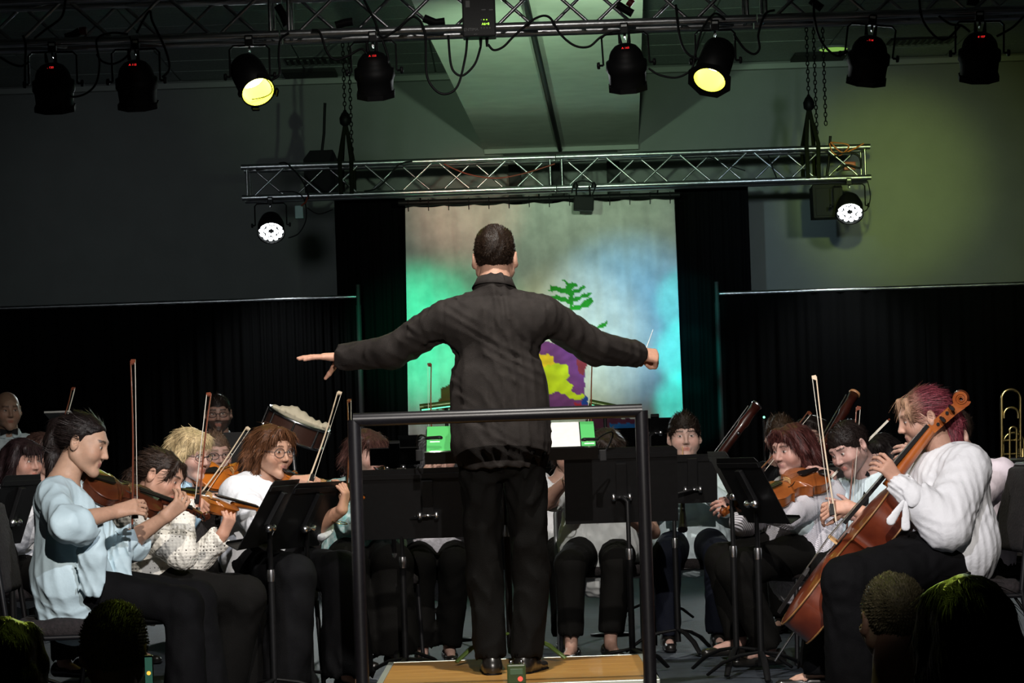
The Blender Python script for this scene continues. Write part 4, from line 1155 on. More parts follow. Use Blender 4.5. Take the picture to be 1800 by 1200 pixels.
    for k in range(4):
        o_ = -.0165 + k * .011
        mb = MB(); mb.tube([W(o_ * .8, .112, zt + .014), W(o_, .195, zt + .0205 - abs(o_) * .2), W(o_ * .5, y0, zt + .008)], .0006 * sc, 4, cap=False); add('string', mb, MATS['string_steel'])
        sg = 1 if k % 2 else -1; yp = y0 + .014 + k * .014
        mb = MB(); mb.tube([W(-sg * .014, yp, zt - .010), W(sg * .020, yp, zt - .010)], .0034 * sc, 7); mb.tube([W(sg * .019, yp, zt - .010), W(sg * .026, yp, zt - .010), W(sg * .034, yp, zt - .010)], [.0045 * sc, .0085 * sc, .006 * sc], 8, flat=(d, .5)); add('peg', mb, MATS['ebony'])
    for sg in (-1, 1):
        mb = MB(); pts = [W(sg * (.026 + .012 * math.sin(t * 3.1 - 1.2)), .155 + .072 * t, rb + .0135 - .002 * abs(t - .5)) for t in np.linspace(0, 1, 9)]
        mb.tube(pts, [.0035 * sc if i in (0, 8) else .0022 * sc for i in range(9)], 5); add('sound_hole', mb, MATS['ebony'])
    if chin:
        mb = MB(); mb.lathe([(.001, .004), (.022, .0), (.030, .006), (.031, .010), (.001, .008)], W(-.048, .020, rb + .012), n, 16); add('chin_rest', mb, MATS['ebony'])
    return e
def bow(frog, tip, label, up=(0, 0, 1), L=.73, stick=None, hold=None, group='string players\' bows'):
    frog, tip = np.array(frog, float), np.array(tip, float); d = nrm(tip - frog); L = np.linalg.norm(tip - frog)
    u = nrm(np.array(up, float) - d * np.dot(up, d)); e = empty('violin_bow', tuple(frog), label, 'bow', group)
    W = lambda a, b: d * a + u * b; st = stick or MATS['bow_stick']
    mb = MB(); pts = [W(-.03, .012)] + [W(L * t, .012 - .006 * math.sin(t * math.pi)) for t in np.linspace(0, 1, 9)]
    mb.tube(pts, [.0046] + list(np.linspace(.0044, .0030, 9)), 7); mb.build('stick', st, e, world=False)
    mb = MB(); x = np.cross(d, u); mb.prism([x * .0055 + W(.02, -.008), x * .0055 + W(L - .012, -.006), x * -.0055 + W(L - .012, -.006), x * -.0055 + W(.02, -.008)], u * -.0008, u * .0008); mb.build('bow_hair', MATS['bow_hair'], e, world=False)
    mb = MB(); mb.prism([W(0, .010), W(.048, .010), W(.050, -.004), W(.03, -.011), W(0, -.010)], x * -.0055, x * .0055); mb.build('frog', MATS['ebony'], e, world=False)
    mb = MB(); mb.prism([W(L - .02, .014), W(L + .006, .010), W(L + .004, -.008), W(L - .010, -.008)], x * -.004, x * .004); mb.build('head', st, e, world=False)
    mb = MB(); mb.tube([W(-.045, .012), W(-.03, .012)], .0052, 8); mb.build('screw', MATS['steel'], e, world=False)
    return e
mat('stand_black', (.0055, .0055, .006), .5, spec=.16, noise=.25, nscale=50)
def music_stand(base, desk, yaw, tilt, label, w=.50, h=.33, group='black music stands', leg=0, rib=True, legmat=None, sheet=None):
    """base: (x,y,floor z); desk: centre of the desk (3D); yaw: direction (deg) the page side faces; tilt: lean back in deg"""
    bx, by, bz = base; e = empty('music_stand', (bx, by, bz), label, 'music stand', group); D = np.array(desk, float)
    f = A(math.cos(R(yaw)), math.sin(R(yaw)), 0); x = A(-f[1], f[0], 0); nn = f * math.cos(R(tilt)) + A(0, 0, math.sin(R(tilt))); u = np.cross(nn, x) * 1.0
    if u[2] < 0: u = -u
    sm = MATS['stand_black']
    mb = MB(); c = D
    cr = .02
    mb.prism([c + x * a + u * b for a, b in ((-w / 2, -h / 2), (w / 2, -h / 2), (w / 2, h / 2 - cr), (w / 2 - cr, h / 2), (-w / 2 + cr, h / 2), (-w / 2, h / 2 - cr))], nn * -.0015, nn * .0015)
    dk = mb.build('desk', sm, e)
    for sgn, nm in ((-1, 'ledge'),):
        q = c - u * h / 2
        mb = MB(); mb.prism([q + x * -w / 2, q + x * w / 2, q + x * w / 2 + nn * .055, q - x * w / 2 + nn * .055], u * -.0015, u * .0015); mb.prism([q + x * -w / 2 + nn * .055, q + x * w / 2 + nn * .055, q + x * w / 2 + nn * .055 + u * .012, q - x * w / 2 + nn * .055 + u * .012], nn * -.0012, nn * .0012); mb.build('ledge', sm, e)
    if rib:
        mb = MB(); q = c + u * (h * .36) - nn * .004
        mb.prism([q - x * w * .49, q + x * w * .49, q + x * w * .49 + u * .022, q - x * w * .49 + u * .022], nn * -.004, nn * .002); mb.build('back_rib', sm, e)
        mb = MB(); mb.bev(tuple(c - nn * .014 + u * .03), (.05, .02, .16), .004, Matrix((x, -nn, u)).transposed()); mb.build('back_bracket', sm, e)
    piv = c - nn * .03 - u * .05
    top = A(bx, by, piv[2] - .02)
    mb = MB(); mb.tube([A(bx, by, bz + .06), A(bx, by, bz + .55)], .0145, 10); mb.build('lower_tube', sm, e)
    mb = MB(); mb.tube([A(bx, by, bz + .50), top, piv], .0105, 10); mb.build('upper_tube', sm, e)
    mb = MB(); mb.lathe([(.016, 0), (.018, .03), (.016, .05)], (bx, by, bz + .53), (0, 0, 1), 10); mb.build('collar', MATS['steel'], e)
    mb = MB(); mb.lathe([(.004, -.05), (.018, -.045), (.018, -.03), (.007, -.025), (.007, .025), (.018, .03), (.018, .045), (.004, .05)], piv, x, 10); mb.build('pivot_knob', MATS['steel'], e)
    for k in range(3):
        a = R(leg + 120 * k); dx = A(math.cos(a), math.sin(a), 0)
        mb = MB(); b0 = A(bx, by, bz)
        mb.tube([b0 + dx * .01 + A(0, 0, .12), b0 + dx * .10 + A(0, 0, .105), b0 + dx * .19 + A(0, 0, .07), b0 + dx * .265 + A(0, 0, .016)], [.012, .016, .016, .013], 8, flat=((0, 0, 1), .55)); mb.build('leg', legmat or sm, e)
    if sheet is not None:
        for sgn in (-1, 1):
            mb = MB(); q = c + x * sgn * w * .24 - u * h * .5 + nn * .006
            mb.prism([q - x * .105, q + x * .105, q + x * .105 + u * .29, q - x * .105 + u * .29], nn * -.0006, nn * .0006); mb.build('sheet_music', sheet, e)
    return e
mat('chair_fabric', (.014, .0095, .0105), .9, noise=.6, nscale=70, bump=.5, bscale=90); mat('chair_frame', (.006, .006, .007), .4, .0, spec=.3); mat('chair_frame_pale', (.22, .23, .24), .4, .6)
CH = {}
def chair(pos, yaw, label, pale=False, seat_z=.46):
    """banquet chair; pos: centre of the seat on the floor, yaw: facing (deg)"""
    key = pale
    if key not in CH:
        e = empty('banquet_chair', (0, 0, 0)); fm = MATS['chair_frame_pale' if pale else 'chair_frame']
        s = SDF(); 
        for a in (-1, 1): s.cone((a * .17, -.17, seat_z - .03), (a * .17, .18, seat_z - .03), .035, k=.06, flat=((0, 0, 1), .8))
        s.cone((-.16, 0, seat_z - .03), (.16, 0, seat_z - .03), .036, k=.05); s.cone((0, -.15, seat_z - .03), (0, .16, seat_z - .03), .036, k=.05)
        for b in np.linspace(-.17, .18, 6): s.cone((-.17, b, seat_z - .03), (.17, b, seat_z - .03), .034, k=.03)
        V, Q = s.mesh(.018); link('seat', np_mesh('seat', V, Q), MATS['chair_fabric'], e, world=False)
        s = SDF()
        for z in np.linspace(seat_z + .13, seat_z + .43, 7):
            hw = .185 - max(0, z - seat_z - .30) * .55; s.cone((-hw, -.215 - (z - seat_z) * .14, z), (hw, -.215 - (z - seat_z) * .14, z), .026, k=.04)
        V, Q = s.mesh(.017); link('backrest', np_mesh('backrest', V, Q), MATS['chair_fabric'], e, world=False)
        mb = MB(); H = seat_z + .46
        pts = [(-.215, -.20, seat_z - .04), (-.215, -.235, seat_z + .25), (-.185, -.275, seat_z + .40), (-.10, -.285, H), (.10, -.285, H), (.185, -.275, seat_z + .40), (.215, -.235, seat_z + .25), (.215, -.20, seat_z - .04)]
        mb.tube(pts, .011, 8); mb.build('back_frame', fm, e, world=False)
        for a in (-1, 1):
            mb = MB(); mb.tube([(a * .205, .19, seat_z - .055), (a * .215, .21, .005)], .011, 8); mb.build('leg', fm, e, world=False)
            mb = MB(); mb.tube([(a * .215, -.20, seat_z - .04), (a * .215, -.27, .005)], .011, 8); mb.build('leg', fm, e, world=False)
            mb = MB(); mb.tube([(a * .207, .19, seat_z - .06), (a * .215, -.20, seat_z - .06)], .010, 8); mb.build('side_rail', fm, e, world=False)
        mb = MB(); mb.tube([(-.207, .185, seat_z - .06), (.207, .185, seat_z - .06)], .010, 8); mb.build('front_rail', fm, e, world=False)
        CH[key] = e; o = e
    else: o = copy_tree(CH[key])
    o.location = (pos[0], pos[1], 0); o.rotation_euler = (0, 0, R(yaw - 90)); tag(o, label, 'chair', 'padded banquet chairs')
    return o
# ------------------------------------------------------------------ conductor
CY = 10.10
pelv, nck = P(882, 795, CY), P(868, 505, CY + .02)
nck = P(869, 506, CY)
zy, xc = P(870, 521, CY)[2], P(872, 600, CY)[0]
def cond_seams(p):
    # yoke seam, armhole seams and the box pleat down the middle of the back
    x = p[:, 0] - xc; tor = np.abs(x) < .205
    g = .0035 * np.exp(-((p[:, 2] - zy + .10 * x * x * 4) / .0045) ** 2) * tor
    g += .004 * np.exp(-((np.abs(x) - .205 - .04 * np.clip(zy - p[:, 2], -.1, .2)) / .006) ** 2) * (p[:, 2] > zy - .22)
    for x0 in (-.018, .022): g += .003 * np.exp(-((x - x0 - .01 * np.sin(p[:, 2] * 9)) / .006) ** 2) * (p[:, 2] < zy)
    return g
cond = person('conductor in black shirt and trousers seen from behind, arms spread wide', pelv, nck, (0.0, 1, 0), P(870, 457, CY + .045), (.04, 1, -.10), female=False,
    skin=(.62, .37, .27), size=1.0, base=(P(890, 1180, CY)[0], CY, .15),
    arms=dict(L=dict(wrist=P(603, 628, CY + .30), pole=(0, -.45, -1), hand='flat', dir=(-1, .10, .06), nrm=(0.05, -.12, 1), vox=.0034, sh=A(.0, 0, -.058)),
              R=dict(wrist=P(1119, 621, CY + .36), pole=(.0, -.45, -1), hand='fist', dir=(1, .25, -.18), nrm=(.1, -.75, .75), vox=.0034, sh=A(.0, 0, -.058))),
    legs=dict(L=dict(knee=P(852, 1010, CY + .03), ankle=P(863, 1148, CY - .02), foot=(-.12, 1, 0)), R=dict(knee=P(935, 1010, CY + .03), ankle=P(926, 1146, CY - .02), foot=(.38, 1, 0))),
    shirt=dict(extra=cond_seams, hemz=P(885, 822, CY)[2], mat=MATS['black_shirt'], loose=.018, length=.14, sleeve=.985, collar=True, cuff=True, wide=1.10, arm=(.068, .060, .044), amp=.006, seed=4, vox=.0075, wscale=1.15, hem=.90),
    trousers=dict(mat=MATS['black_trousers'], loose=.004, k=.006, leg=(.093, .069, .063), amp=.008, seed=8, vox=.0095, wscale=1.3, up=(.4, 0, .6), to=1.02),
    shoes=('oxford', MATS['shoe_leather']), hair=('short', (.020, .012, .008), dict(top=1, nb=6000, len=.014, lift=.35, low=-.012, vox=.005, width=.0011)), vox_head=.0040)
# baton in the right hand
wr = P(1119, 621, CY + .36)
b0, b1 = P(1128, 634, CY + .40), P(1148, 579, CY + .62)
bt = empty('conductor_baton', tuple(b0), 'white conducting baton with cork handle in the right fist', 'baton')
mb = MB(); mb.tube([b0, b1], [.0028, .0012], 6); mb.build('shaft', mat('baton_white', (.85, .85, .82), .4), bt)
d = nrm(b1 - b0); mb = MB(); mb.lathe([(.001, 0), (.011, .004), (.013, .015), (.009, .035), (.004, .05)], b0 - d * .035, d, 12); mb.build('handle', mat('cork', (.30, .16, .07), .7), bt)
# ================================================================== left section
fdeg = lambda v: math.degrees(math.atan2(v[1], v[0]))
mcro = mat('crochet', (.70, .67, .60), .85)
nt = mcro.node_tree; b = nt.nodes['Principled BSDF']; tc = nt.nodes['Texture Coordinate']
vo = nt.nodes.new('ShaderNodeTexVoronoi'); vo.inputs['Scale'].default_value = 70; vo.inputs['Randomness'].default_value = .25
wv = nt.nodes.new('ShaderNodeTexWave'); wv.inputs['Scale'].default_value = 18; wv.inputs['Distortion'].default_value = 1.2; wv.bands_direction = 'Z'
r1 = nt.nodes.new('ShaderNodeMapRange'); r1.inputs[1].default_value = .30; r1.inputs[2].default_value = .18
r2 = nt.nodes.new('ShaderNodeMath'); r2.operation = 'GREATER_THAN'; r2.inputs[1].default_value = .45
ml_ = nt.nodes.new('ShaderNodeMath'); ml_.operation = 'MULTIPLY'
mx = nt.nodes.new('ShaderNodeMix'); mx.data_type = 'RGBA'; mx.inputs[6].default_value = (.70, .67, .60, 1); mx.inputs[7].default_value = (.05, .04, .035, 1)
nt.links.new(tc.outputs['Object'], vo.inputs['Vector']); nt.links.new(tc.outputs['Object'], wv.inputs['Vector'])
nt.links.new(vo.outputs['Distance'], r1.inputs[0]); nt.links.new(wv.outputs['Fac'], r2.inputs[0])
nt.links.new(r1.outputs[0], ml_.inputs[0]); nt.links.new(r2.outputs[0], ml_.inputs[1]); nt.links.new(ml_.outputs[0], mx.inputs[0]); nt.links.new(mx.outputs[2], b.inputs['Base Color'])
bp = nt.nodes.new('ShaderNodeBump'); bp.inputs['Strength'].default_value = .6; bp.inputs['Distance'].default_value = .006; nt.links.new(vo.outputs['Distance'], bp.inputs['Height']); nt.links.new(bp.outputs[0], b.inputs['Normal'])

# --- violinist in pale blue blouse, nearest at left
Y1 = 9.6
person('violinist with black ponytail in pale blue bell-sleeved blouse, nearest at left', P(128, 1030, Y1), P(108, 846, Y1 + .02), (1, -.05, 0), P(146, 781, Y1 + .02), (1, -.16, -.30), (.25, .05, 1), skin=(.60, .385, .275), size=.99,
    arms=dict(R=dict(wrist=P(204, 899, Y1 - .20), pole=(-.25, -1, -.35), hand='bow', dir=(1, .05, .22), nrm=(.15, -.85, .55), sleeve=.66),
              L=dict(wrist=P(291, 908, Y1 + .10), pole=(.1, .1, -1), hand='finger', dir=(.75, .1, .62), nrm=(.45, -.80, -.40), sleeve=.66)),
    legs=dict(R=dict(knee=P(322, 1064, Y1 - .12), ankle=P(330, 1245, Y1 - .12)), L=dict(knee=P(345, 1052, Y1 + .20), ankle=P(372, 1228, Y1 + .20))),
    shirt=dict(name='blouse', mat=MATS['pale_blue'], loose=.012, length=.10, sleeve=.66, bell=.03, arm=(.055, .050, .052), neckdepth=.13, amp=.005, seed=11, vox=.0072, wscale=1.3, wide=.97, hem=1.12),
    trousers=dict(mat=MATS['charcoal_trousers'], leg=(.084, .070, .075), amp=.005, wide=.93), shoes=('flat', MATS['shoe_leather']), lips=(.42, .16, .14), brow=(.02, .015, .012),
    hair=('ponytail', (.016, .011, .010), dict(nb=2600, vox=.005, var=.5)), vox_head=.0040)
# hanging tail of the blouse and the two bell sleeves
s = SDF(); s.cone(P(118, 985, Y1 - .05), P(112, 1070, Y1 - .10), .125, .050, k=.02, flat=((0, 1, 0), .55)); s.cone(P(105, 1000, Y1 - .06), P(108, 1088, Y1 - .13), .10, .012, k=.02, flat=((0, 1, 0), .6))
pb = COL.objects[-1] if False else None
V, Q = s.mesh(.007, wrinkle(.007, 1.2, 5)); root1 = [o for o in COL.objects if o.name.startswith('person') and 'pale blue bell' in str(o.get('label', ''))][0]
link('blouse_tail', np_mesh('blouse_tail', V, Q), MATS['pale_blue'], root1)
for a, b_, c_ in ((P(165, 925, Y1 - .22), P(160, 975, Y1 - .24), P(160, 1030, Y1 - .22)), (P(222, 950, Y1 + .06), P(205, 985, Y1 + .06), P(207, 1024, Y1 + .06))):
    s = SDF(); s.cone(a, b_, .046, .058, k=.02, flat=((0, 1, 0), .6)); s.cone(b_, c_, .058, .050, k=.02, flat=((0, 1, 0), .45)); V, Q = s.mesh(.006, wrinkle(.008, .9, 7)); link('bell_sleeve', np_mesh('bell_sleeve', V, Q), MATS['pale_blue'], root1)
vt = P(146, 846, Y1 + .06); vd = P(358, 914, Y1 + .40) - vt
string_instrument('violin', 'dark brown violin under the chin of the violinist in pale blue', 'violin', vt, vd, (-.25, -.72, .75), MATS['violin_dark'], rib=.036, group='violins')
bow(P(238, 910, Y1 - .17), P(235, 634, Y1 + .21), 'upright bow of the violinist in pale blue, tallest at left', up=(-1, 0, 0))
chair(P(122, 1085, Y1 + .02)[:2], 2, 'banquet chair under the violinist in pale blue')

# --- violinist in cream crochet top
Y2 = 10.35
person('violinist with dark hair in cream crochet top, head bent over her violin', P(258, 1032, Y2), P(245, 890, Y2), (1, -.2, 0), P(281, 840, Y2 - .02), (1, -.30, -.42), (.4, .1, 1), skin=(.56, .33, .24), size=.98,
    arms=dict(R=dict(wrist=P(322, 880, Y2 - .10), pole=(-.2, -.5, -1), hand='bow', dir=(1, .1, -.30), nrm=(.25, -.75, .65)),
              L=dict(wrist=P(391, 940, Y2 + .12), pole=(-.1, .1, -1), hand='finger', dir=(.42, .05, .90), nrm=(.75, -.62, -.1))),
    legs=dict(R=dict(knee=P(432, 1048, Y2 - .12), ankle=P(385, 1228, Y2 - .05)), L=dict(knee=P(415, 1044, Y2 + .24), ankle=P(430, 1205, Y2 + .30))),
    shirt=dict(name='crochet_top', mat=mcro, loose=.012, length=.03, sleeve=.95, cuff=True, amp=.005, seed=21, vox=.007, neckdepth=.10, wide=1.05, arm=(.060, .055, .046)),
    trousers=dict(mat=MATS['black_trousers'], leg=(.095, .075, .085), amp=.006), shoes=('flat', MATS['shoe_leather']), lips=(.50, .13, .10), brow=(.03, .02, .015),
    hair=('bun', (.030, .018, .013), dict(wisps=1, nb=2200, vox=.0055, var=.6)), vox_head=.0044)
vt = P(303, 872, Y2 - .02); vd = P(470, 908, Y2 + .42) - vt
string_instrument('violin', 'amber violin played by the woman in cream crochet', 'violin', vt, vd, (-.15, -.62, .78), MATS['violin_amber'], group='violins')
bow(P(346, 884, Y2 - .12), P(366, 692, Y2 + .42), 'bow of the woman in cream crochet, rising before the bearded man', up=(1, 0, 0))
chair((P(258, 1032, Y2)[0] + .02, Y2), -8, 'banquet chair under the woman in cream crochet')

# --- blonde violinist with glasses
Y3 = 11.4
person('blonde violinist with glasses in light blue shirt behind the crochet top', P(315, 1005, Y3), P(322, 852, Y3), (.85, -.5, 0), P(334, 800, Y3 - .03), (.80, -.60, -.16), skin=(.56, .36, .30), size=1.0,
    arms=dict(R=dict(wrist=P(350, 888, Y3 - .22), pole=(-.3, -.5, -1), hand='bow', dir=(.9, 0, .3), nrm=(0, -.8, .5)), L=dict(wrist=P(432, 868, Y3 + .02), pole=(0, .2, -1), hand='finger', dir=(.7, 0, .6), nrm=(.5, -.8, -.3))),
    legs=dict(R=dict(knee=P(330, 1010, Y3 - .40), ankle=P(332, 1165, Y3 - .40)), L=dict(knee=P(392, 1005, Y3 - .36), ankle=P(394, 1160, Y3 - .36))),
    shirt=dict(mat=mat('light_blue', (.36, .54, .68), .6, bump=.2, bscale=30), loose=.014, collar=True, sleeve=.9), trousers=dict(mat=MATS['black_trousers']), shoes=('oxford', MATS['shoe_leather']),
    hair=('shag', (.58, .44, .24), dict(nb=2600, length=.075, thick=.032, var=.35, len=.04, grow=.006)), brow=(.30, .22, .14), glass='rect', vox_head=.0042)
vt = P(340, 838, Y3 - .06); vd = P(505, 838, Y3 + .30) - vt
string_instrument('violin', 'orange violin held by the blonde violinist', 'violin', vt, vd, (-.1, -.80, .60), MATS['violin_orange'], group='violins')
bow(P(352, 876, Y3 - .22), P(437, 753, Y3 + .30), 'slanted pale bow of the blonde violinist', up=(-.6, 0, .6), stick=MATS['bow_stick_pale'])
chair((P(315, 1005, Y3)[0], Y3 + .02), -30, 'banquet chair under the blonde violinist')

# --- violinist with round glasses in white blouse
Y4 = 11.1
person('brown-haired violinist with round glasses in white blouse by the rail', P(455, 990, Y4), P(458, 845, Y4), (.80, -.55, 0), P(477, 793, Y4 - .03), (.72, -.70, -.12), skin=(.55, .33, .23), size=1.02,
    arms=dict(R=dict(wrist=P(518, 846, Y4 - .36), pole=(-.1, -.3, -1), hand='bow', dir=(1, .1, .05), nrm=(.1, -.55, .85), sleeve=.60), L=dict(wrist=P(601, 896, Y4 - .22), pole=(-.3, 0, -1), hand='finger', dir=(.25, 0, 1), nrm=(.9, -.3, 0), sleeve=.66)),
    legs=dict(R=dict(knee=P(518, 1012, Y4 - .42), ankle=P(500, 1192, Y4 - .42), foot=(.5, -1, 0)), L=dict(knee=P(602, 1006, Y4 - .28), ankle=P(612, 1180, Y4 - .30), foot=(.6, -.8, 0))),
    shirt=dict(name='blouse', mat=MATS['white_cotton'], loose=.016, length=.09, hemdir=(.3, -.3, -1), sleeve=.62, collar=True, amp=.005, seed=31, vox=.0085, wscale=1.2, arm=(.064, .062, .060), wide=1.03),
    trousers=dict(mat=MATS['charcoal_trousers'], leg=(.095, .078, .105), amp=.007, wscale=1.3, seed=33), shoes=('flat', MATS['shoe_leather']),
    hair=('side', (.10, .042, .020), dict(nb=2600, length=.140, thick=.017, grow=-.004, var=.6, vox=.0055)), brow=(.10, .05, .03), glass='round', lips=(.40, .17, .14), vox_head=.0044)
vt = P(508, 846, Y4 - .14); vd = P(640, 888, Y4 - .05) - vt; vd = vd + A(0, .28, 0)
string_instrument('violin', 'orange violin played by the woman with round glasses', 'violin', vt, vd, (-.1, -.55, .85), MATS['violin_orange'], group='violins')
bow(P(547, 846, Y4 - .38), P(598, 690, Y4 + .20), 'pale slanted bow of the woman with round glasses', up=(-1, 0, .3), stick=MATS['bow_stick_pale'])
chair((P(455, 990, Y4)[0] - .03, Y4 + .03), -34, 'banquet chair under the woman with round glasses')

# --- back rows at left
Y5 = 13.3
person('man with glasses and pale moustache behind the blonde violinist', P(385, 960, Y5), P(380, 850, Y5), (.35, -.95, 0), P(377, 800, Y5 - .04), (.42, -.9, -.06), skin=(.56, .36, .31), female=False,
    shirt=dict(mat=MATS['white_cotton'], collar=True, vox=.012), hair=('short', (.16, .10, .07), dict(nb=900, len=.02)), glass='rect', brow=(.2, .13, .09), beard=((.36, .26, .22), .3), bodyvox=.013)
Y6 = 16.0
person('bearded man with glasses in white jacket in the dark back row', P(385, 900, Y6), P(384, 768, Y6), (.1, -1, 0), P(383, 728, Y6 - .04), (.12, -1, -.05), skin=(.30, .19, .15), female=False,
    shirt=dict(name='jacket', mat=MATS['white_jacket'], collar=True, vox=.012), hair=('short', (.015, .010, .008), dict(nb=900, len=.02)), glass='rect', brow=(.02, .015, .01), beard=((.03, .018, .014), .9), bodyvox=.013,
    base=(P(385, 900, Y6)[0], Y6, 0))
person('bald man in white jacket and black bow tie at far left', P(18, 900, Y6), P(14, 765, Y6), (.3, -1, 0), P(13, 722, Y6 - .04), (.40, -.92, -.06), skin=(.46, .30, .22), female=False,
    shirt=dict(name='jacket', mat=MATS['white_jacket'], collar=True, vox=.010, bow_tie=True), hair=('stubble', (.24, .15, .10)), brow=(.10, .06, .04), bodyvox=.012, base=(P(18, 900, Y6)[0], Y6, 0))
Y8 = 12.4
person('woman with dark fringe and bob behind the violinist in pale blue', P(45, 1005, Y8), P(36, 862, Y8), (.7, -.7, 0), P(40, 812, Y8 - .03), (.80, -.60, -.05), skin=(.48, .28, .22),
    arms=dict(R=dict(wrist=P(95, 900, Y8 - .35), pole=(-.5, 0, -1)), L=dict(wrist=P(120, 890, Y8 - .1), pole=(0, .3, -1))),
    legs=dict(R=dict(knee=P(110, 1010, Y8 - .4), ankle=P(112, 1158, Y8 - .4)), L=dict(knee=P(150, 1005, Y8 - .2), ankle=P(150, 1152, Y8 - .2))),
    shirt=dict(mat=MATS['white_cotton'], collar=True, vox=.010), trousers=dict(mat=MATS['black_trousers'], vox=.013), shoes=('flat', MATS['shoe_leather']), hair=('bangs', (.020, .011, .012), dict(nb=1800, length=.125, var=.5)), brow=(.05, .03, .025))
chair((P(45, 1005, Y8)[0], Y8 + .03), -45, 'banquet chair under the woman with the dark fringe')
Y9 = 13.1
person('brown-haired player half hidden behind the black ponytail', P(85, 985, Y9), P(78, 850, Y9), (.9, -.4, 0), P(75, 800, Y9 - .03), (.92, -.35, -.15), skin=(.45, .28, .22),
    shirt=dict(mat=MATS['white_cotton'], vox=.012), hair=('shag', (.055, .030, .024), dict(nb=1200, length=.10, var=.8)), brow=(.05, .03, .025), bodyvox=.013)
bow(P(112, 745, Y9 - .1), P(130, 682, Y9 + .3), 'bow tip rising behind the black ponytail', up=(-1, 0, 0))
Y10 = 12.3
person('woman with brown fringe behind the left post of the rail', P(640, 975, Y10), P(640, 848, Y10), (.45, -.9, 0), P(645, 797, Y10 - .04), (.62, -.76, -.20), skin=(.55, .36, .31),
    arms=dict(R=dict(wrist=P(668, 850, Y10 - .35), pole=(-.6, 0, -1)), L=dict(wrist=P(700, 850, Y10 - .25), pole=(.3, 0, -1))),
    legs=dict(R=dict(knee=P(610, 992, Y10 - .42), ankle=P(632, 1142, Y10 - .42)), L=dict(knee=P(690, 990, Y10 - .42), ankle=P(695, 1140, Y10 - .42))),
    shirt=dict(name='lace_top', mat=mat('turquoise_lace', (.16, .42, .42), .8, col2=(.55, .68, .68), nscale=45), vox=.010, length=.10, hem=1.1), trousers=dict(mat=MATS['black_trousers'], leg=(.095, .085, .10), vox=.012), shoes=('flat', MATS['shoe_leather']),
    hair=('bangs', (.075, .035, .030), dict(nb=1600, length=.10, var=.6)), brow=(.07, .04, .03))
vt = P(655, 838, Y10 - .12); string_instrument('violin', 'orange violin glimpsed beside the left post of the rail', 'violin', vt, A(.75, .25, -.25), (0, -.5, .85), MATS['violin_orange'], group='violins')
bow(P(615, 860, Y10 - .3), P(615, 703, Y10 + .35), 'bow tip standing right above the left corner of the rail', up=(-1, 0, 0))
chair((P(640, 975, Y10)[0], Y10 + .04), -68, 'banquet chair behind the left post of the rail')
Y11 = 12.9
person('grey-haired woman in white lace cardigan left of the conductor', P(768, 975, Y11), P(768, 852, Y11), (.1, -1, 0), P(773, 797, Y11 - .05), (.30, -.85, -.45), skin=(.50, .33, .28),
    arms=dict(R=dict(wrist=P(752, 850, Y11 - .35), pole=(-.6, 0, -1), hand='bow', dir=(.1, -.3, .9), nrm=(-.6, -.6, 0)), L=dict(wrist=P(810, 860, Y11 - .32), pole=(.6, 0, -1))),
    legs=dict(R=dict(knee=P(738, 992, Y11 - .43), ankle=P(742, 1135, Y11 - .43)), L=dict(knee=P(800, 990, Y11 - .43), ankle=P(790, 1132, Y11 - .43))),
    shirt=dict(name='cardigan', mat=mat('lace_white', (.62, .60, .66), .75, noise=.25, nscale=80, bump=.4, bscale=60), vox=.009, length=.09, hem=1.12, wide=1.05), trousers=dict(mat=MATS['black_trousers'], vox=.012), shoes=('flat', MATS['shoe_leather']),
    hair=('shag', (.13, .13, .14), dict(nb=1600, length=.09, var=.7)), brow=(.2, .2, .2))
bow(P(757, 800, Y11 - .4), P(754, 640, Y11 + .15), 'dark bow standing against the green side of the backdrop', up=(1, 0, 0))
chair((P(768, 975, Y11)[0], Y11 + .04), -88, 'banquet chair under the grey-haired woman')
# ================================================================== right section
mrib = mat('ribbed_cardigan', (.60, .58, .63), .85)
nt = mrib.node_tree; wv = nt.nodes.new('ShaderNodeTexWave'); wv.inputs['Scale'].default_value = 55; wv.inputs['Distortion'].default_value = .6; wv.bands_direction = 'DIAGONAL'
bp = nt.nodes.new('ShaderNodeBump'); bp.inputs['Strength'].default_value = .7; bp.inputs['Distance'].default_value = .004
nt.links.new(nt.nodes['Texture Coordinate'].outputs['Object'], wv.inputs['Vector']); nt.links.new(wv.outputs['Fac'], bp.inputs['Height']); nt.links.new(bp.outputs[0], nt.nodes['Principled BSDF'].inputs['Normal'])
# --- two players just right of the conductor
YA = 13.7
person('dark-haired player mostly hidden behind the conductor at right', P(955, 955, YA), P(985, 850, YA), (-.1, -1, 0), P(1000, 795, YA - .05), (.0, -.9, -.42), skin=(.46, .30, .24),
    arms=dict(R=dict(wrist=P(940, 960, YA - .35), pole=(-.7, 0, -1), sleeve=.36), L=dict(wrist=P(1015, 880, YA - .35), pole=(.6, 0, -1), sleeve=.36)),
    legs=dict(R=dict(knee=P(930, 985, YA - .43), ankle=P(935, 1115, YA - .43)), L=dict(knee=P(990, 985, YA - .43), ankle=P(990, 1115, YA - .43))),
    shirt=dict(mat=MATS['white_cotton'], vox=.011), trousers=dict(mat=MATS['black_trousers'], vox=.013), shoes=('flat', MATS['shoe_leather']), hair=('shag', (.018, .012, .010), dict(nb=1300, length=.07, var=.8)), bodyvox=.012)
YB = 12.6
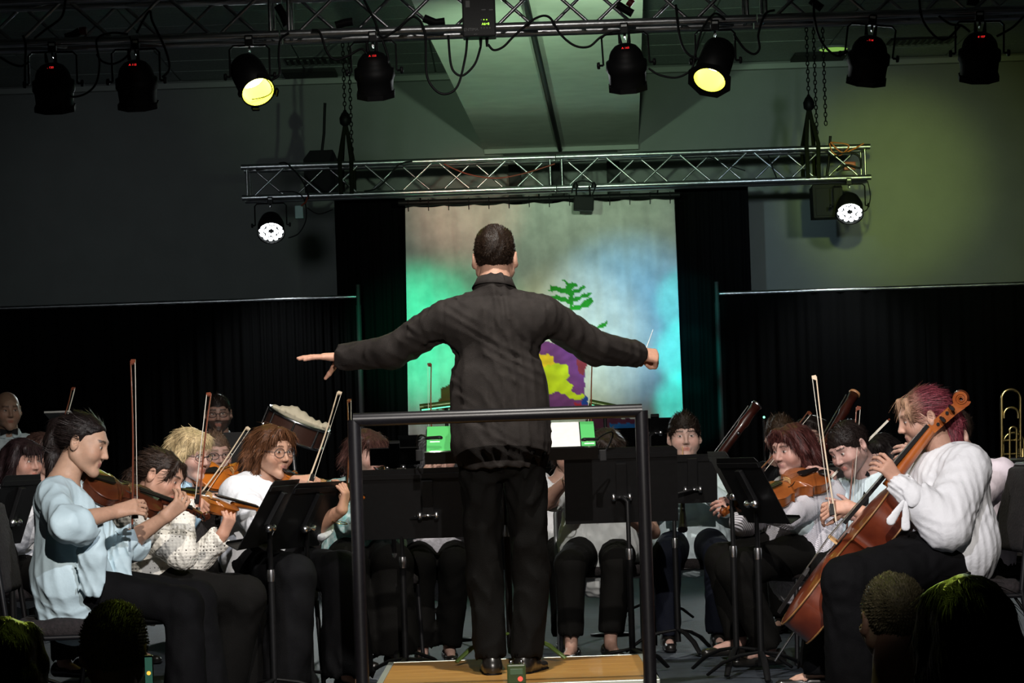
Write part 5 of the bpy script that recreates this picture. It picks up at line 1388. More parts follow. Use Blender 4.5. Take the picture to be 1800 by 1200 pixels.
person('woman in white T-shirt with bracelet right of the conductor', P(1055, 970, YB), P(1062, 845, YB), (-.05, -1, 0), P(1062, 795, YB - .05), (-.35, -.85, -.40), (.25, 0, 1), skin=(.52, .33, .26),
    arms=dict(R=dict(wrist=P(1002, 838, YB - .34), pole=(-1, 0, -.75), hand='bow', dir=(.35, -.2, .9), nrm=(-.3, -.9, .2), sleeve=.30), L=dict(wrist=P(1098, 905, YB - .36), pole=(.8, 0, -1), hand='relaxed', sleeve=.36)),
    legs=dict(R=dict(knee=P(1003, 993, YB - .42), ankle=P(1004, 1130, YB - .42), foot=(-.2, -1, 0)), L=dict(knee=P(1085, 990, YB - .42), ankle=P(1073, 1124, YB - .42), foot=(.2, -1, 0))),
    shirt=dict(name='t_shirt', mat=mat('grey_white', (.58, .60, .60), .75, bump=.2, bscale=20), vox=.008, length=.10, amp=.006, wide=1.08), trousers=dict(mat=MATS['black_trousers'], vox=.012, to=.86), shoes=('flat', MATS['shoe_leather']),
    hair=('side', (.030, .020, .016), dict(nb=1500, length=.11, var=.6)))
bow(P(1037, 800, YB - .4), P(1037, 622, YB + .1), 'dark bow standing right of the conductor below his arm', up=(1, 0, 0))
chair((P(1055, 970, YB)[0], YB + .05), -90, 'banquet chair under the woman in white T-shirt', True)
# --- young man with oboe
YC = 13.2
person('young man in white jacket playing an oboe behind his stand', P(1215, 955, YC), P(1205, 820, YC), (0, -1, 0), P(1203, 769, YC - .04), (.02, -1, .02), skin=(.56, .38, .33), female=False, size=.98,
    arms=dict(R=dict(wrist=P(1188, 865, YC - .33), pole=(-.9, 0, -1), hand='relaxed', dir=(.5, -.5, .3), nrm=(0, -1, .3)), L=dict(wrist=P(1212, 838, YC - .33), pole=(.9, 0, -1), hand='relaxed', dir=(-.5, -.5, .3), nrm=(0, -1, .3))),
    legs=dict(R=dict(knee=P(1172, 975, YC - .45), ankle=P(1175, 1112, YC - .42)), L=dict(knee=P(1262, 972, YC - .45), ankle=P(1262, 1110, YC - .42))),
    shirt=dict(name='jacket', mat=MATS['white_jacket'], collar=True, vox=.009, length=.05, wide=1.06, hem=1.05, amp=.005), trousers=dict(mat=MATS['navy_trousers'], vox=.011), shoes=('oxford', MATS['shoe_leather']),
    hair=('short', (.018, .012, .009), dict(nb=2200, len=.040, lift=.10, grow=.004, low=-.01)), brow=(.03, .02, .015), vox_head=.004)
o0, o1 = P(1200, 785, YC - .14), P(1200, 900, YC - .42)
e = empty('oboe', tuple(o0), 'black oboe with silver keys at the mouth of the young man', 'oboe'); d = nrm(o1 - o0)
mb = MB(); mb.lathe([(.006, .06), (.009, .08), (.010, .30), (.013, .42), (.022, .52), (.026, .55)], o0, d, 12); mb.build('body', MATS['ebony'], e)
mb = MB(); mb.tube([o0, o0 + d * .03, o0 + d * .065], [.0035, .002, .003], 6); mb.build('reed', MATS['maple'], e)
for k in range(7): mb = MB(); mb.lathe([(.007, 0), (.007, .004), (.001, .005)], o0 + d * (.12 + k * .05) + A(0, -.010, .004), (0, -1, .4), 8); mb.build('key', MATS['steel'], e)
chair((P(1215, 955, YC)[0], YC + .06), -90, 'banquet chair under the young man with the oboe')
# --- violist in ribbed cardigan
YD = 11.9
person('violist with auburn bob in pale ribbed cardigan facing left', P(1415, 965, YD), P(1420, 846, YD), (-.85, -.52, 0), P(1393, 790, YD - .05), (-.78, -.62, -.16), skin=(.54, .33, .28), size=1.03,
    arms=dict(L=dict(wrist=P(1305, 888, YD - .42), pole=(.45, -.3, -1), hand='relaxed', dir=(-1, -.1, .0), nrm=(-.1, -.9, .45)), R=dict(wrist=P(1335, 836, YD - .10), pole=(-.5, .3, -1), hand='bow', dir=(-.6, 0, -.3), nrm=(-.2, -.6, .7))),
    legs=dict(L=dict(knee=P(1290, 1000, YD - .42), ankle=P(1352, 1135, YD - .36), foot=(-.9, -.4, 0)), R=dict(knee=P(1270, 985, YD - .05), ankle=P(1300, 1118, YD - .10), foot=(-.9, -.3, 0))),
    shirt=dict(name='cardigan', mat=mrib, vox=.007, length=.12, hem=1.12, wide=1.1, amp=.006, seed=44, arm=(.066, .062, .048), sleeve=.93), trousers=dict(mat=MATS['black_trousers'], wide=1.08), shoes=('flat', MATS['shoe_leather']),
    hair=('side', (.062, .020, .018), dict(nb=2200, length=.125, var=.55, vox=.0055)), brow=(.08, .04, .03), lips=(.42, .20, .18), vox_head=.004)
vt = P(1440, 836, YD - .16); vd = P(1288, 900, YD - .50) - vt
string_instrument('viola', 'brown viola under the chin of the violist in ribbed cardigan', 'viola', vt, vd, (.05, -.35, .93), MATS['viola_brown'], L=.40, rib=.042)
bow(P(1338, 830, YD - .18), P(1424, 726, YD + .35), 'bow of the violist slanting up to the right', up=(-.6, 0, .6))
chair((P(1415, 965, YD)[0] - .02, YD + .03), 212, 'banquet chair under the violist')
# --- back row at right: bassoonists
YE = 14.6
for px, py, lab, hr, gl, dx in ((1372, 768, 'player with dark blond hair behind the violist', ('short', (.05, .030, .018), dict(nb=900, len=.03, grow=.006)), None, -.15), (1428, 768, 'dark-haired player with glasses behind the violist', ('side', (.016, .011, .010), dict(nb=1300, length=.13, var=.5)), 'rect', -.3)):
    Yy = YE if gl is None else YE - .5
    person(lab, P(px, 945, Yy), P(px, py + 48, Yy), (dx, -1, 0), P(px, py, Yy - .04), (dx, -1, -.08), skin=(.42, .27, .22), female=gl is not None, shirt=dict(mat=MATS['tux_black'], vox=.012), hair=hr, glass=gl, bodyvox=.013)
def bassoon(a, b, lab, bell):
    e = empty('bassoon', tuple(a), lab, 'bassoon', 'bassoons'); a, b = np.array(a), np.array(b); d = nrm(b - a); L = np.linalg.norm(b - a); sd = nrm(np.cross(d, A(0, 1, 0)))
    mb = MB(); mb.lathe([(.030, 0), (.030, L * .55), (.026, L * .56), (.024, L * .86), (.030, L * .88), (.024, L * .94), (.030, L), (.022, L)], a, d, 16); mb.build('long_joint', MATS['bassoon_wood'], e)
    mb = MB(); mb.lathe([(.031, -.006), (.034, 0), (.031, .008)], a + d * L, d, 16); mb.build('bell_ring', mat('ivory', (.45, .22, .10), .4) if bell else MATS['steel'], e)
    mb = MB(); mb.tube([a + sd * .036, a + sd * .036 + d * L * .97], .004, 6); mb.build('key_rod', MATS['steel'], e)
    for k in range(6):
        mb = MB(); mb.lathe([(.011, 0), (.011, .005), (.001, .007)], a + d * L * (.12 + .14 * k) + A(0, -.031, 0) - sd * .008, (0, -1, 0), 8); mb.build('key', MATS['steel'], e)
    return e
bassoon(P(1330, 712, 14.0) + 1.1 * nrm(P(1262, 805, 13.9) - P(1330, 712, 14.0)), P(1330, 712, 14.0), 'dark bassoon slanting up beside the young man', False)
bassoon(P(1502, 692, 13.6) + 1.1 * nrm(P(1440, 800, 13.4) - P(1502, 692, 13.6)), P(1502, 692, 13.6), 'reddish bassoon with pale bell ring above the man in bow tie', True)
# --- man in bow tie, cellist
YF = 11.7
person('bearded man in white shirt and black waistcoat bent over his cello', P(1545, 985, YF), P(1533, 838, YF + .02), (-.75, -.6, 0), P(1494, 788, YF - .06), (-.72, -.62, -.42), (-.45, -.1, 1), skin=(.54, .35, .31), female=False, size=.98,
    arms=dict(R=dict(wrist=P(1462, 838, YF + .05), pole=(-.3, .3, -1), hand='bow', dir=(-.6, -.2, .2), nrm=(-.2, -.7, .6)), L=dict(wrist=P(1508, 905, YF - .35), pole=(.6, -.3, -1), hand='relaxed', dir=(-.7, -.2, .25), nrm=(-.3, -.9, .2))),
    legs=dict(L=dict(knee=P(1470, 1000, YF - .42), ankle=P(1480, 1150, YF - .42)), R=dict(knee=P(1450, 995, YF), ankle=P(1455, 1150, YF))),
    shirt=dict(mat=MATS['white_jacket'], collar=True, vox=.009, bow_tie=True), trousers=dict(mat=MATS['black_trousers'], vox=.012), shoes=('oxford', MATS['shoe_leather']),
    hair=('short', (.016, .011, .010), dict(nb=2200, len=.016, grow=.004)), brow=(.02, .014, .012), beard=((.12, .08, .07), .55), vox_head=.004)
for root in [o for o in COL.objects if 'bent over his cello' in str(o.get('label', ''))]:
    s = SDF(); a0, a1 = P(1536, 880, YF), P(1545, 975, YF); s.cone(a0, a1, .112, .125, k=.02, flat=((.78, -.6, 0), .9)); s.ball(a0 + A(-.16, -.12, .03), .10, op='sub'); V, Q = s.mesh(.010, wrinkle(.002, 1, 3)); link('waistcoat', np_mesh('waistcoat', V, Q), MATS['tux_black'], root)
bow(P(1490, 955, YF - .30), P(1510, 716, YF - .05), 'upright bow in front of the man in bow tie', up=(-1, 0, 0))
bow(P(1452, 848, YF - .02), P(1562, 738, YF + .35), 'reddish bow slanting across the face of the man in bow tie', up=(-.6, 0, -.6))
chair((P(1545, 985, YF)[0] + .12, YF + .10), 205, 'banquet chair under the man in bow tie')
person('dark-haired player glimpsed between the man in bow tie and the cellist', P(1560, 960, 12.9), P(1556, 850, 12.9), (-.6, -.8, 0), P(1549, 803, 12.85), (-.7, -.7, -.3), skin=(.46, .30, .26),
    shirt=dict(mat=MATS['tux_black'], vox=.013), hair=('shag', (.014, .011, .011), dict(nb=900, length=.10)), bodyvox=.013)
# --- front cellist with auburn hair
YG = 10.2
person('cellist with pinkish red hair in white puff-sleeved blouse, nearest at right', P(1668, 965, YG), P(1662, 800, YG + .02), (-.93, -.36, 0), P(1624, 735, YG), (-1, -.10, -.24), (-.2, -.02, 1), skin=(.60, .37, .28), size=1.05,
    arms=dict(L=dict(wrist=P(1578, 846, YG - .26), pole=(.25, -.35, -1), hand='finger', dir=(-.55, -.1, .75), nrm=(.25, -.95, .25), sleeve=.80), R=dict(wrist=P(1492, 890, YG + .34), pole=(-.2, .4, -1), hand='bow', dir=(-1, .0, -.05), nrm=(-.1, -.75, .6))),
    legs=dict(L=dict(knee=P(1490, 1022, YG - .34), ankle=P(1500, 1205, YG - .25), foot=(-.9, -.2, 0)), R=dict(knee=P(1480, 1005, YG + .34), ankle=P(1445, 1172, YG + .40), foot=(-1, .0, 0))),
    shirt=dict(name='blouse', mat=MATS['white_cotton'], loose=.020, vox=.0075, length=.05, amp=.0045, seed=52, wscale=1.25, wide=1.10, arm=(.080, .086, .060), sleeve=.80, hem=1.08),
    trousers=dict(mat=MATS['charcoal_trousers'], wide=1.12, leg=(.098, .078, .085), amp=.006), shoes=('flat', MATS['shoe_leather']), lips=(.48, .22, .20),
    hair=('bun', (.16, .032, .045), dict(wisps=1, nb=3600, vox=.0052, var=.6, roots=(.40, .24, .15))), brow=(.20, .11, .07), vox_head=.0040)
rootg = [o for o in COL.objects if 'puff-sleeved' in str(o.get('label', ''))][0]
# gathered cuff with bow ends on the near sleeve
mb_ = SDF(); c = P(1592, 872, YG - .27)
mb_.chain([c + A(-.02, 0, .04), c + A(.03, -.02, -.005)], [.052, .058], k=.02); V, Q = mb_.mesh(.006, wrinkle(.007, .55, 9, up=(.5, 0, -.5))); link('gathered_cuff', np_mesh('gathered_cuff', V, Q), MATS['white_cotton'], rootg)
for b0, b1 in ((P(1588, 882, YG - .33), P(1566, 915, YG - .33)), (P(1592, 884, YG - .33), P(1592, 925, YG - .33))):
    s = SDF(); s.cone(b0, b1, .010, .020, k=.01, flat=((0, 1, 0), .35)); V, Q = s.mesh(.005); link('sleeve_tie', np_mesh('sleeve_tie', V, Q), MATS['white_cotton'], rootg)
ct = P(1372, 1092, YG + .12); cd_ = P(1694, 690, YG - .10) - ct; ct = ct - nrm(A(-.77, .06, .62)) * .07
string_instrument('cello', 'reddish brown cello leaning against the cellist in white', 'cello', ct, cd_, (-.77, .06, .62), MATS['cello_red'], L=.735, rib=.122, neckm=MATS['scroll_orange'], chin=False, neckk=1.02)
e = [o for o in COL.objects if o.name == 'cello'][0]; d = nrm(cd_)
mb = MB(); mb.tube([(0, 0, 0), tuple(-d * .13 + A(0, 0, -.02))], .005, 8); mb.build('endpin', MATS['steel'], e, world=False)
bow(P(1463, 905, YG + .28), P(1430, 662, YG + .48), 'long pale bow standing in the hand of the front cellist', up=(1, 0, 0), stick=MATS['bow_stick_pale'])
chair((P(1668, 965, YG)[0] + .04, YG + .02), 184, 'banquet chair under the front cellist')
# seat wedge cushion
mb = SDF(); a, b_ = P(1632, 1032, YG - .14), P(1735, 992, YG - .10)
mb.cone(a, b_, .030, .034, k=.02); mb.cone(a + A(0, .28, 0), b_ + A(0, .28, 0), .030, .034, k=.02)
for t in np.linspace(0, 1, 8): mb.cone(a + A(0, .28 * t, 0), b_ + A(0, .28 * t, 0), .029, .033, k=.01)
V, Q = mb.mesh(.008, wrinkle(.0015, .6, 4)); o = link('wedge_cushion', np_mesh('wedge_cushion', V, Q), mat('tan_foam', (.20, .125, .085), .9, noise=.3, nscale=60, bump=.3, bscale=120)); tag(o, 'tan wedge cushion on the chair of the front cellist', 'cushion')
# --- player in white jacket behind her
YH = 11.3
person('player in white jacket hidden behind the front cellist', P(1712, 985, YH), P(1700, 812, YH), (-.7, -.6, 0), P(1672, 768, YH - .02), (-.8, -.5, -.25), skin=(.50, .33, .27), female=False,
    arms=dict(L=dict(wrist=P(1634, 806, YH - .30), pole=(.5, -.2, -1), hand='relaxed', dir=(-.8, -.1, .25), nrm=(.1, -.9, .4))),
    legs=dict(L=dict(knee=P(1640, 1000, YH - .42), ankle=P(1645, 1155, YH - .42)), R=dict(knee=P(1615, 998, YH - .1), ankle=P(1618, 1152, YH - .1))),
    shirt=dict(name='jacket', mat=mat('pinkish_white', (.70, .62, .68), .65, bump=.2, bscale=50), vox=.010, length=.14, hem=1.05), trousers=dict(mat=MATS['black_trousers'], vox=.013), shoes=('oxford', MATS['shoe_leather']),
    hair=('short', (.03, .02, .015), dict(nb=800)), bodyvox=.012)
chair((P(1712, 985, YH)[0] + .05, YH + .06), 215, 'banquet chair under the player in white jacket')
chair(P(1778, 1050, 12.1)[:2], 262, 'empty banquet chair with patterned back at the right edge')
# --- trombone on its stand
YT = 12.4
tb = empty('trombone', (P(1775, 830, YT)[0], YT, 0), 'brass trombone standing upright at the right edge', 'trombone')
def U(x0, x1, ytop, ybot, r, nm, m=MATS['brass'], dy=0):
    xa, xb = (x0 + x1) / 2 - abs(x1 - x0) / 2, (x0 + x1) / 2 + abs(x1 - x0) / 2; rad = (xb - xa) / 2
    pts = [P(x0, ybot, YT + dy)] + [P((x0 + x1) / 2 - rad * math.cos(t), ytop + rad - rad * math.sin(t), YT + dy) for t in np.linspace(0, math.pi, 13)] + [P(x1, ybot, YT + dy)]
    mb = MB(); mb.tube(pts, r, 8); mb.build(nm, m, tb)
U(1761, 1794, 684, 845, .0075, 'main_slide'); U(1765, 1790, 716, 735, .0065, 'inner_bow', dy=-.01); U(1775, 1787, 750, 840, .006, 'tuning_slide', dy=-.03); U(1764, 1800, 760, 850, .006, 'outer_tube', dy=.04)
for y in (774, 798, 812, 828):
    mb = MB(); mb.tube([P(1763, y, YT - .01), P(1793, y - 1, YT - .01)], .006, 7); mb.build('cross_brace', MATS['brass'], tb)
mb = MB(); mb.lathe([(.11, 0), (.085, .03), (.05, .10), (.03, .20), (.02, .36)], P(1800, 880, YT + .06) + A(0, 0, -.1), (0, 0, 1), 20); mb.build('bell', MATS['brass'], tb)
mb = MB(); mb.tube([P(1770, 845, YT), P(1772, 1130, YT)], .012, 8); x_, y_, z_ = P(1772, 1130, YT)
mb.build('stand_peg', MATS['black_metal'], tb)
for k in range(3):
    a = R(90 + 120 * k); mb = MB(); mb.tube([(x_, YT, .30), (x_ + .2 * math.cos(a), YT + .2 * math.sin(a), .01)], .008, 6); mb.build('stand_leg', MATS['black_metal'], tb)
# ================================================================== music stands
mpage = mat('score_page', (.80, .82, .78), .7, noise=.06, nscale=40); mgp = mat('page_green_lit', (.09, .52, .14), .55)  # green lamp light is painted into the colour of the end pages
def st(px, py, Y, bpx, bY, yaw, tilt, lab, **k):
    d = P(px, py, Y); b = P(bpx, 1000, bY); return music_stand((b[0], bY, 0), d, yaw, tilt, lab, **k)
st(474, 903, 10.45, 476, 10.50, 172, 30, 'music stand before the crochet top, its narrow desk edge leaning left', w=.50, h=.32, leg=10)
st(541, 905, 10.75, 541, 10.82, 158, 29, 'wide music stand desk in front of the woman with round glasses', w=.50, h=.32, leg=40)
st(752, 884, 11.3, 708, 11.35, 90, 16, 'large black music stand left of the conductor, back towards the audience', w=.70, leg=20)
st(1092, 852, 11.5, 1107, 11.45, 90, 16, 'large black music stand right of the conductor, back towards the audience', w=.52, h=.36, leg=50)
st(1217, 841, 12.6, 1188, 12.55, 90, 12, 'music stand in front of the young man with the oboe', w=.25, h=.25, leg=50)
st(1322, 862, 10.95, 1333, 11.05, 20, 28, 'slanting music stand before the violist', w=.42, leg=30)
st(1288, 850, 11.35, 1290, 11.35, 8, 26, 'music stand seen edge-on left of the violist', w=.40, leg=15)
st(22, 896, 11.2, 20, 11.2, 170, 20, 'music stand at the left edge before the woman with the dark fringe', w=.46, leg=10, sheet=mpage)
st(694, 802, 11.75, 694, 11.8, 92, 45, 'low dark folder stand behind the left half of the rail', w=.235, h=.11, leg=30)
st(412, 795, 14.6, 412, 14.6, -90, 10, 'black music stand in front of the bearded man', w=.26, h=.24, leg=30)
st(1150, 745, 14.8, 1150, 14.8, 90, 55, 'low flat stand top left of the young man', w=.20, h=.12, leg=30)
# conductor's own stand on the podium
cs = music_stand((P(898, 1150, 10.62)[0], 10.62, .152), P(898, 778, 10.86), -90, 62, 'conductor music stand with lit score on the podium', w=.74, h=.34, leg=-30, legmat=mat('leg_green_lit', (.08, .13, .03), .3), group='black music stands')  # green stage light painted into the leg colour
D = P(898, 778, 10.86); nn = A(0, -math.cos(R(62)), math.sin(R(62))); u = A(0, math.sin(R(62)), math.cos(R(62)))
sc_ = empty('open_score', tuple(D), 'open score with white and green-lit pages on the conductor stand', 'score')
for x0, x1, m in ((-.365, -.25, mgp), (-.245, .16, mpage), (.165, .30, mpage), (.305, .365, mgp)):
    mb = MB(); q = D + nn * .006; mb.prism([q + A(x0, 0, 0) - u * .155, q + A(x1, 0, 0) - u * .155, q + A(x1, 0, 0) + u * .16, q + A(x0, 0, 0) + u * .16], nn * -.002, nn * .003); mb.build('page', m, sc_)
# clip-on stand lamps: gooseneck with small head
for k, (gx, gy, hx, hy) in enumerate(((737, 800, 752, 770), (1060, 800, 1048, 772))):
    sx = -1 if k == 0 else 1; a = P(gx, gy, 10.9); h = P(hx, hy, 10.72)
    e = empty('clip_lamp', tuple(a), ['gooseneck clip lamp on the left end of the conductor stand', 'gooseneck clip lamp on the right end of the conductor stand'][k], 'lamp', 'clip lamps on the conductor stand')
    mb = MB(); t = np.linspace(0, 1, 12); mid = P(gx + (-12 if k == 0 else 40), (735 if k else 750), 10.9)
    mb.tube([a * (1 - q) ** 2 + 2 * mid * q * (1 - q) + h * q * q for q in t], .004, 6); mb.build('gooseneck', MATS['black_metal'], e)
    s = SDF(); s.cone(h, h + A(-sx * .05, -.02, .0), .013, .016, k=.01, flat=((0, 0, 1), .6)); V, Q = s.mesh(.004); link('lamp_head', np_mesh('lamp_head', V, Q), MATS['black_plastic'], e)
    mb = MB(); mb.bev(a, (.03, .03, .05), .004); mb.build('clip', MATS['black_plastic'], e)
    p = h + A(-sx * .03, -.01, -.016); mb = MB(); mb.bev(p, (.04, .016, .003), .001); mb.build('led_strip', mat('clip_led', (.8, 1, .8), .4, emit=(.55, 1, .45), estr=6), e)
    l = bpy.data.lights.new('clip_light', 'SPOT'); l.energy, l.color, l.spot_size, l.spot_blend, l.shadow_soft_size = 5.0, (.75, 1, .6), R(150), .6, .015
    lo = bpy.data.objects.new('clip_light', l); COL.objects.link(lo); lo.location = p - A(0, 0, .01); lo.parent = None
# bar-shaped desk lamps farther back
for k, (x0, y0, x1, y1) in enumerate(((738, 716, 830, 705), (1036, 707, 1090, 718))):
    a, b_ = P(x0, y0, 13.9), P(x1, y1, 13.9); e = empty('desk_lamp_bar', tuple(a), ['green glinting lamp bar left of the conductor above the rail', 'green glinting lamp bar right of the conductor above the rail'][k], 'lamp', 'lamp bars')
    mb = MB(); mb.tube([a, b_], .019, 10); mb.build('shade', mat('lamp_shade_green', (.05, .09, .02), .25, .4), e)
    mb = MB(); mb.tube([a + A(.01, -.012, -.014), b_ + A(-.01, -.012, -.014)], .004, 6); mb.build('tube_lamp', mat('green_tube', (.1, .8, .4), .3, emit=(.15, 1, .55), estr=1.2), e)
    xm = (a + b_) / 2; mb = MB(); mb.tube([(xm[0], 13.92, .01), (xm[0], 13.92, xm[2])], .010, 8); mb.build('pole', MATS['black_metal'], e)
    mb = MB(); mb.lathe([(.12, 0), (.12, .012), (.02, .02)], (xm[0], 13.92, .0), (0, 0, 1), 16); mb.build('foot', MATS['black_metal'], e)
# tilted drum behind the woman with round glasses
YQ = 13.9
c0 = P(520, 752, YQ); dn = nrm(A(.42, -.12, .90)); e = empty('snare_drum', tuple(c0), 'tilted drum with chrome rim and cloth on top behind the woman with glasses', 'drum')
mb = MB(); mb.lathe([(.175, -.055), (.175, .055)], c0, dn, 32); mb.build('shell', mat('drum_shell', (.05, .022, .016), .4), e)
for h in (-.055, .055): mb = MB(); mb.lathe([(.173, -.008), (.184, -.006), (.184, .006), (.173, .008)], c0 + dn * h, dn, 32); mb.build('hoop', MATS['steel'], e)
mb = MB(); mb.lathe([(.001, .058), (.172, .058)], c0, dn, 32); mb.build('drum_head', mat('drum_head', (.55, .52, .45), .6), e)
s = SDF(); q = frame(nrm(np.cross(dn, A(0, 1, 0))), dn)
for t in np.linspace(-.15, .15, 7): s.ball(c0 + dn * (.068 + .012 * math.sin(t * 30)) + q[:, 1] * t, .03 + .008 * math.cos(t * 22), k=.03)
V, Q = s.mesh(.008, wrinkle(.006, .7, 3)); link('cloth', np_mesh('cloth', V, Q), mat('cream_cloth', (.60, .54, .40), .8), e)
for k in range(8):
    a = 2 * math.pi * k / 8; r_ = q[:, 0] * math.cos(a) + q[:, 1] * math.sin(a); mb = MB(); mb.tube([c0 + r_ * .186 - dn * .05, c0 + r_ * .186 + dn * .05], .006, 6); mb.build('lug', MATS['steel'], e)
for k in range(3):
    a = R(30 + 120 * k); f = P(530, 1060, YQ); mb = MB(); mb.tube([c0 - dn * .06, (c0[0] + .02, YQ, .45), (c0[0] + .25 * math.cos(a), YQ + .25 * math.sin(a), .01)], .010, 6); mb.build('stand_leg', MATS['steel'], e)
# recorder on the podium edge
rp = P(908, 1188, 9.56); e = empty('audio_recorder', (rp[0], 9.6, .16), 'small green-lit audio recorder standing behind the conductor shoes', 'recorder')
mb = MB(); mb.bev((0, 0, .030), (.072, .03, .075), .006); mb.build('body', mat('recorder_body_green_lit', (.05, .08, .02), .35), e, world=False)  # body colour carries the green stage light, painted in
mb = MB(); mb.bev((0, -.016, .040), (.048, .003, .022), .001); mb.build('screen', mat('recorder_lcd', (.06, .09, .05), .2, emit=(.1, .16, .08), estr=.3), e, world=False)
mb = MB(); mb.lathe([(.008, 0), (.010, .002), (.008, .004)], (.014, -.015, .012), (0, -1, 0), 14); mb.build('record_button', mat('rec_red', (.5, .02, .02), .4, emit=(1, .12, .08), estr=1.0), e, world=False)
for sx in (-1, 1): mb = MB(); mb.lathe([(.006, 0), (.009, .006), (.006, .014)], (sx * .02, 0, .068), (0, 0, 1), 10); mb.build('microphone', MATS['steel'], e, world=False)
# ================================================================== audience heads
maud = mat('dark_jacket', (.008, .008, .009), .85)
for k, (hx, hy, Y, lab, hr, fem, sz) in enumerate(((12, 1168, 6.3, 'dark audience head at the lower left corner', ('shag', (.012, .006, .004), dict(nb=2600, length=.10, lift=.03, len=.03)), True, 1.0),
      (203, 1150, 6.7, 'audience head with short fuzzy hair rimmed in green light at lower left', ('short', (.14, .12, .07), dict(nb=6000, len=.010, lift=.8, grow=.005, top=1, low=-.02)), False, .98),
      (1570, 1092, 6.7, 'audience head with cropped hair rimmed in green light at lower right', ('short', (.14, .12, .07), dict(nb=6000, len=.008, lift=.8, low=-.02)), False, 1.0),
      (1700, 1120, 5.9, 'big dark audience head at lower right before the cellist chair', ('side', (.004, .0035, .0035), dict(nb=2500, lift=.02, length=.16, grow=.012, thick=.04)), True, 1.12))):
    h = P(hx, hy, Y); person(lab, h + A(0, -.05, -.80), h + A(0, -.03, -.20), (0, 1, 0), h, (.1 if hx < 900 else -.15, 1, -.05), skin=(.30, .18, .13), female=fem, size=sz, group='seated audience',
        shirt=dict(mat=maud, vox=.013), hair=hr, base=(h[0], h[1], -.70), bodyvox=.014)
ph = P(262, 1178, 6.2); e = empty('phone', tuple(ph), 'phone with lit camera screen beside the fuzzy audience head', 'phone')
mb = MB(); mb.bev(ph, (.022, .010, .075), .003); mb.build('case', MATS['black_plastic'], e)
mb = MB(); mb.box(ph + A(0, -.0058, 0), (.018, .001, .066)); mb.build('screen', mat('phone_screen', (.05, .1, .08), .2, emit=(.25, .8, .55), estr=.10, col2=(.02, .03, .03), nscale=120), e)
mb = MB(); mb.lathe([(.005, 0), (.005, .0012)], ph + A(0, -.006, -.006), (0, -1, 0), 16); mb.build('shutter_button', mat('phone_orange', (.9, .4, .05), .3, emit=(1, .45, .05), estr=1.6), e)

# small things: bracelets, loose papers
def ring(c, ax, r, m, par, nm='bracelet'):
    f = frame(ax); mb = MB(); mb.tube([np.array(c) + (f[:, 0] * math.cos(t) + f[:, 2] * math.sin(t)) * r for t in np.linspace(0, 2 * math.pi, 21)], .0022, 5, cap=False); mb.build(nm, m, par)
find = lambda t: [o for o in COL.objects if o.name.startswith('person') and t in str(o.get('label', ''))][0]
w4, w13 = P(601, 896, Y4 - .22), P(1002, 838, YB - .34)
ring(w4 + A(-.012, .01, -.055), (.22, -.1, 1), .034, MATS['brass'], find('round glasses in white'))
ring(w13 + A(-.012, 0, -.025), (.5, -.2, .7), .032, MATS['steel'], find('with bracelet'))
pp = P(1190, 983, YC - .20); mb = MB(); mb.bev(pp + A(0, 0, .012), (.07, .05, .004), .001, Matrix.Rotation(R(12), 3, 'Y')); tag(mb.build('folded_paper', mpage), 'small folded white paper on the chair beside the young man', 'paper')
pp = P(106, 730, 15.2); e = empty('music_stand', (pp[0], 15.2, 0), 'distant stand with a pale sheet edge behind the black ponytail', 'music stand', 'black music stands')
mb = MB(); mb.bev(pp, (.16, .20, .012), .002, Matrix.Rotation(R(-12), 3, 'X')); mb.build('desk', mat('pale_sheet', (.34, .34, .33), .8), e)
mb = MB(); mb.tube([(pp[0], 15.2, .01), tuple(pp)], .011, 8); mb.build('tube', MATS['stand_black'], e)
for k in range(3): mb = MB(); mb.tube([(pp[0], 15.2, .12), (pp[0] + .24 * math.cos(R(120 * k)), 15.2 + .24 * math.sin(R(120 * k)), .012)], .010, 6); mb.build('leg', MATS['stand_black'], e)
pp = P(1343, 733, 14.9); e = empty('stand_light', tuple(pp), 'tiny green indicator lamp glowing above the dark back row', 'lamp')
mb = MB(); mb.lathe([(.007, 0), (.006, .006), (.001, .008)], pp, (0, -1, 0), 10); mb.build('led', mat('green_dot', (.1, .8, .4), .4, emit=(.2, 1, .55), estr=3), e)
mb = MB(); mb.tube([(pp[0], pp[1] + .01, .01), (pp[0], pp[1] + .01, pp[2])], .008, 6); mb.build('pole', MATS['black_metal'], e)
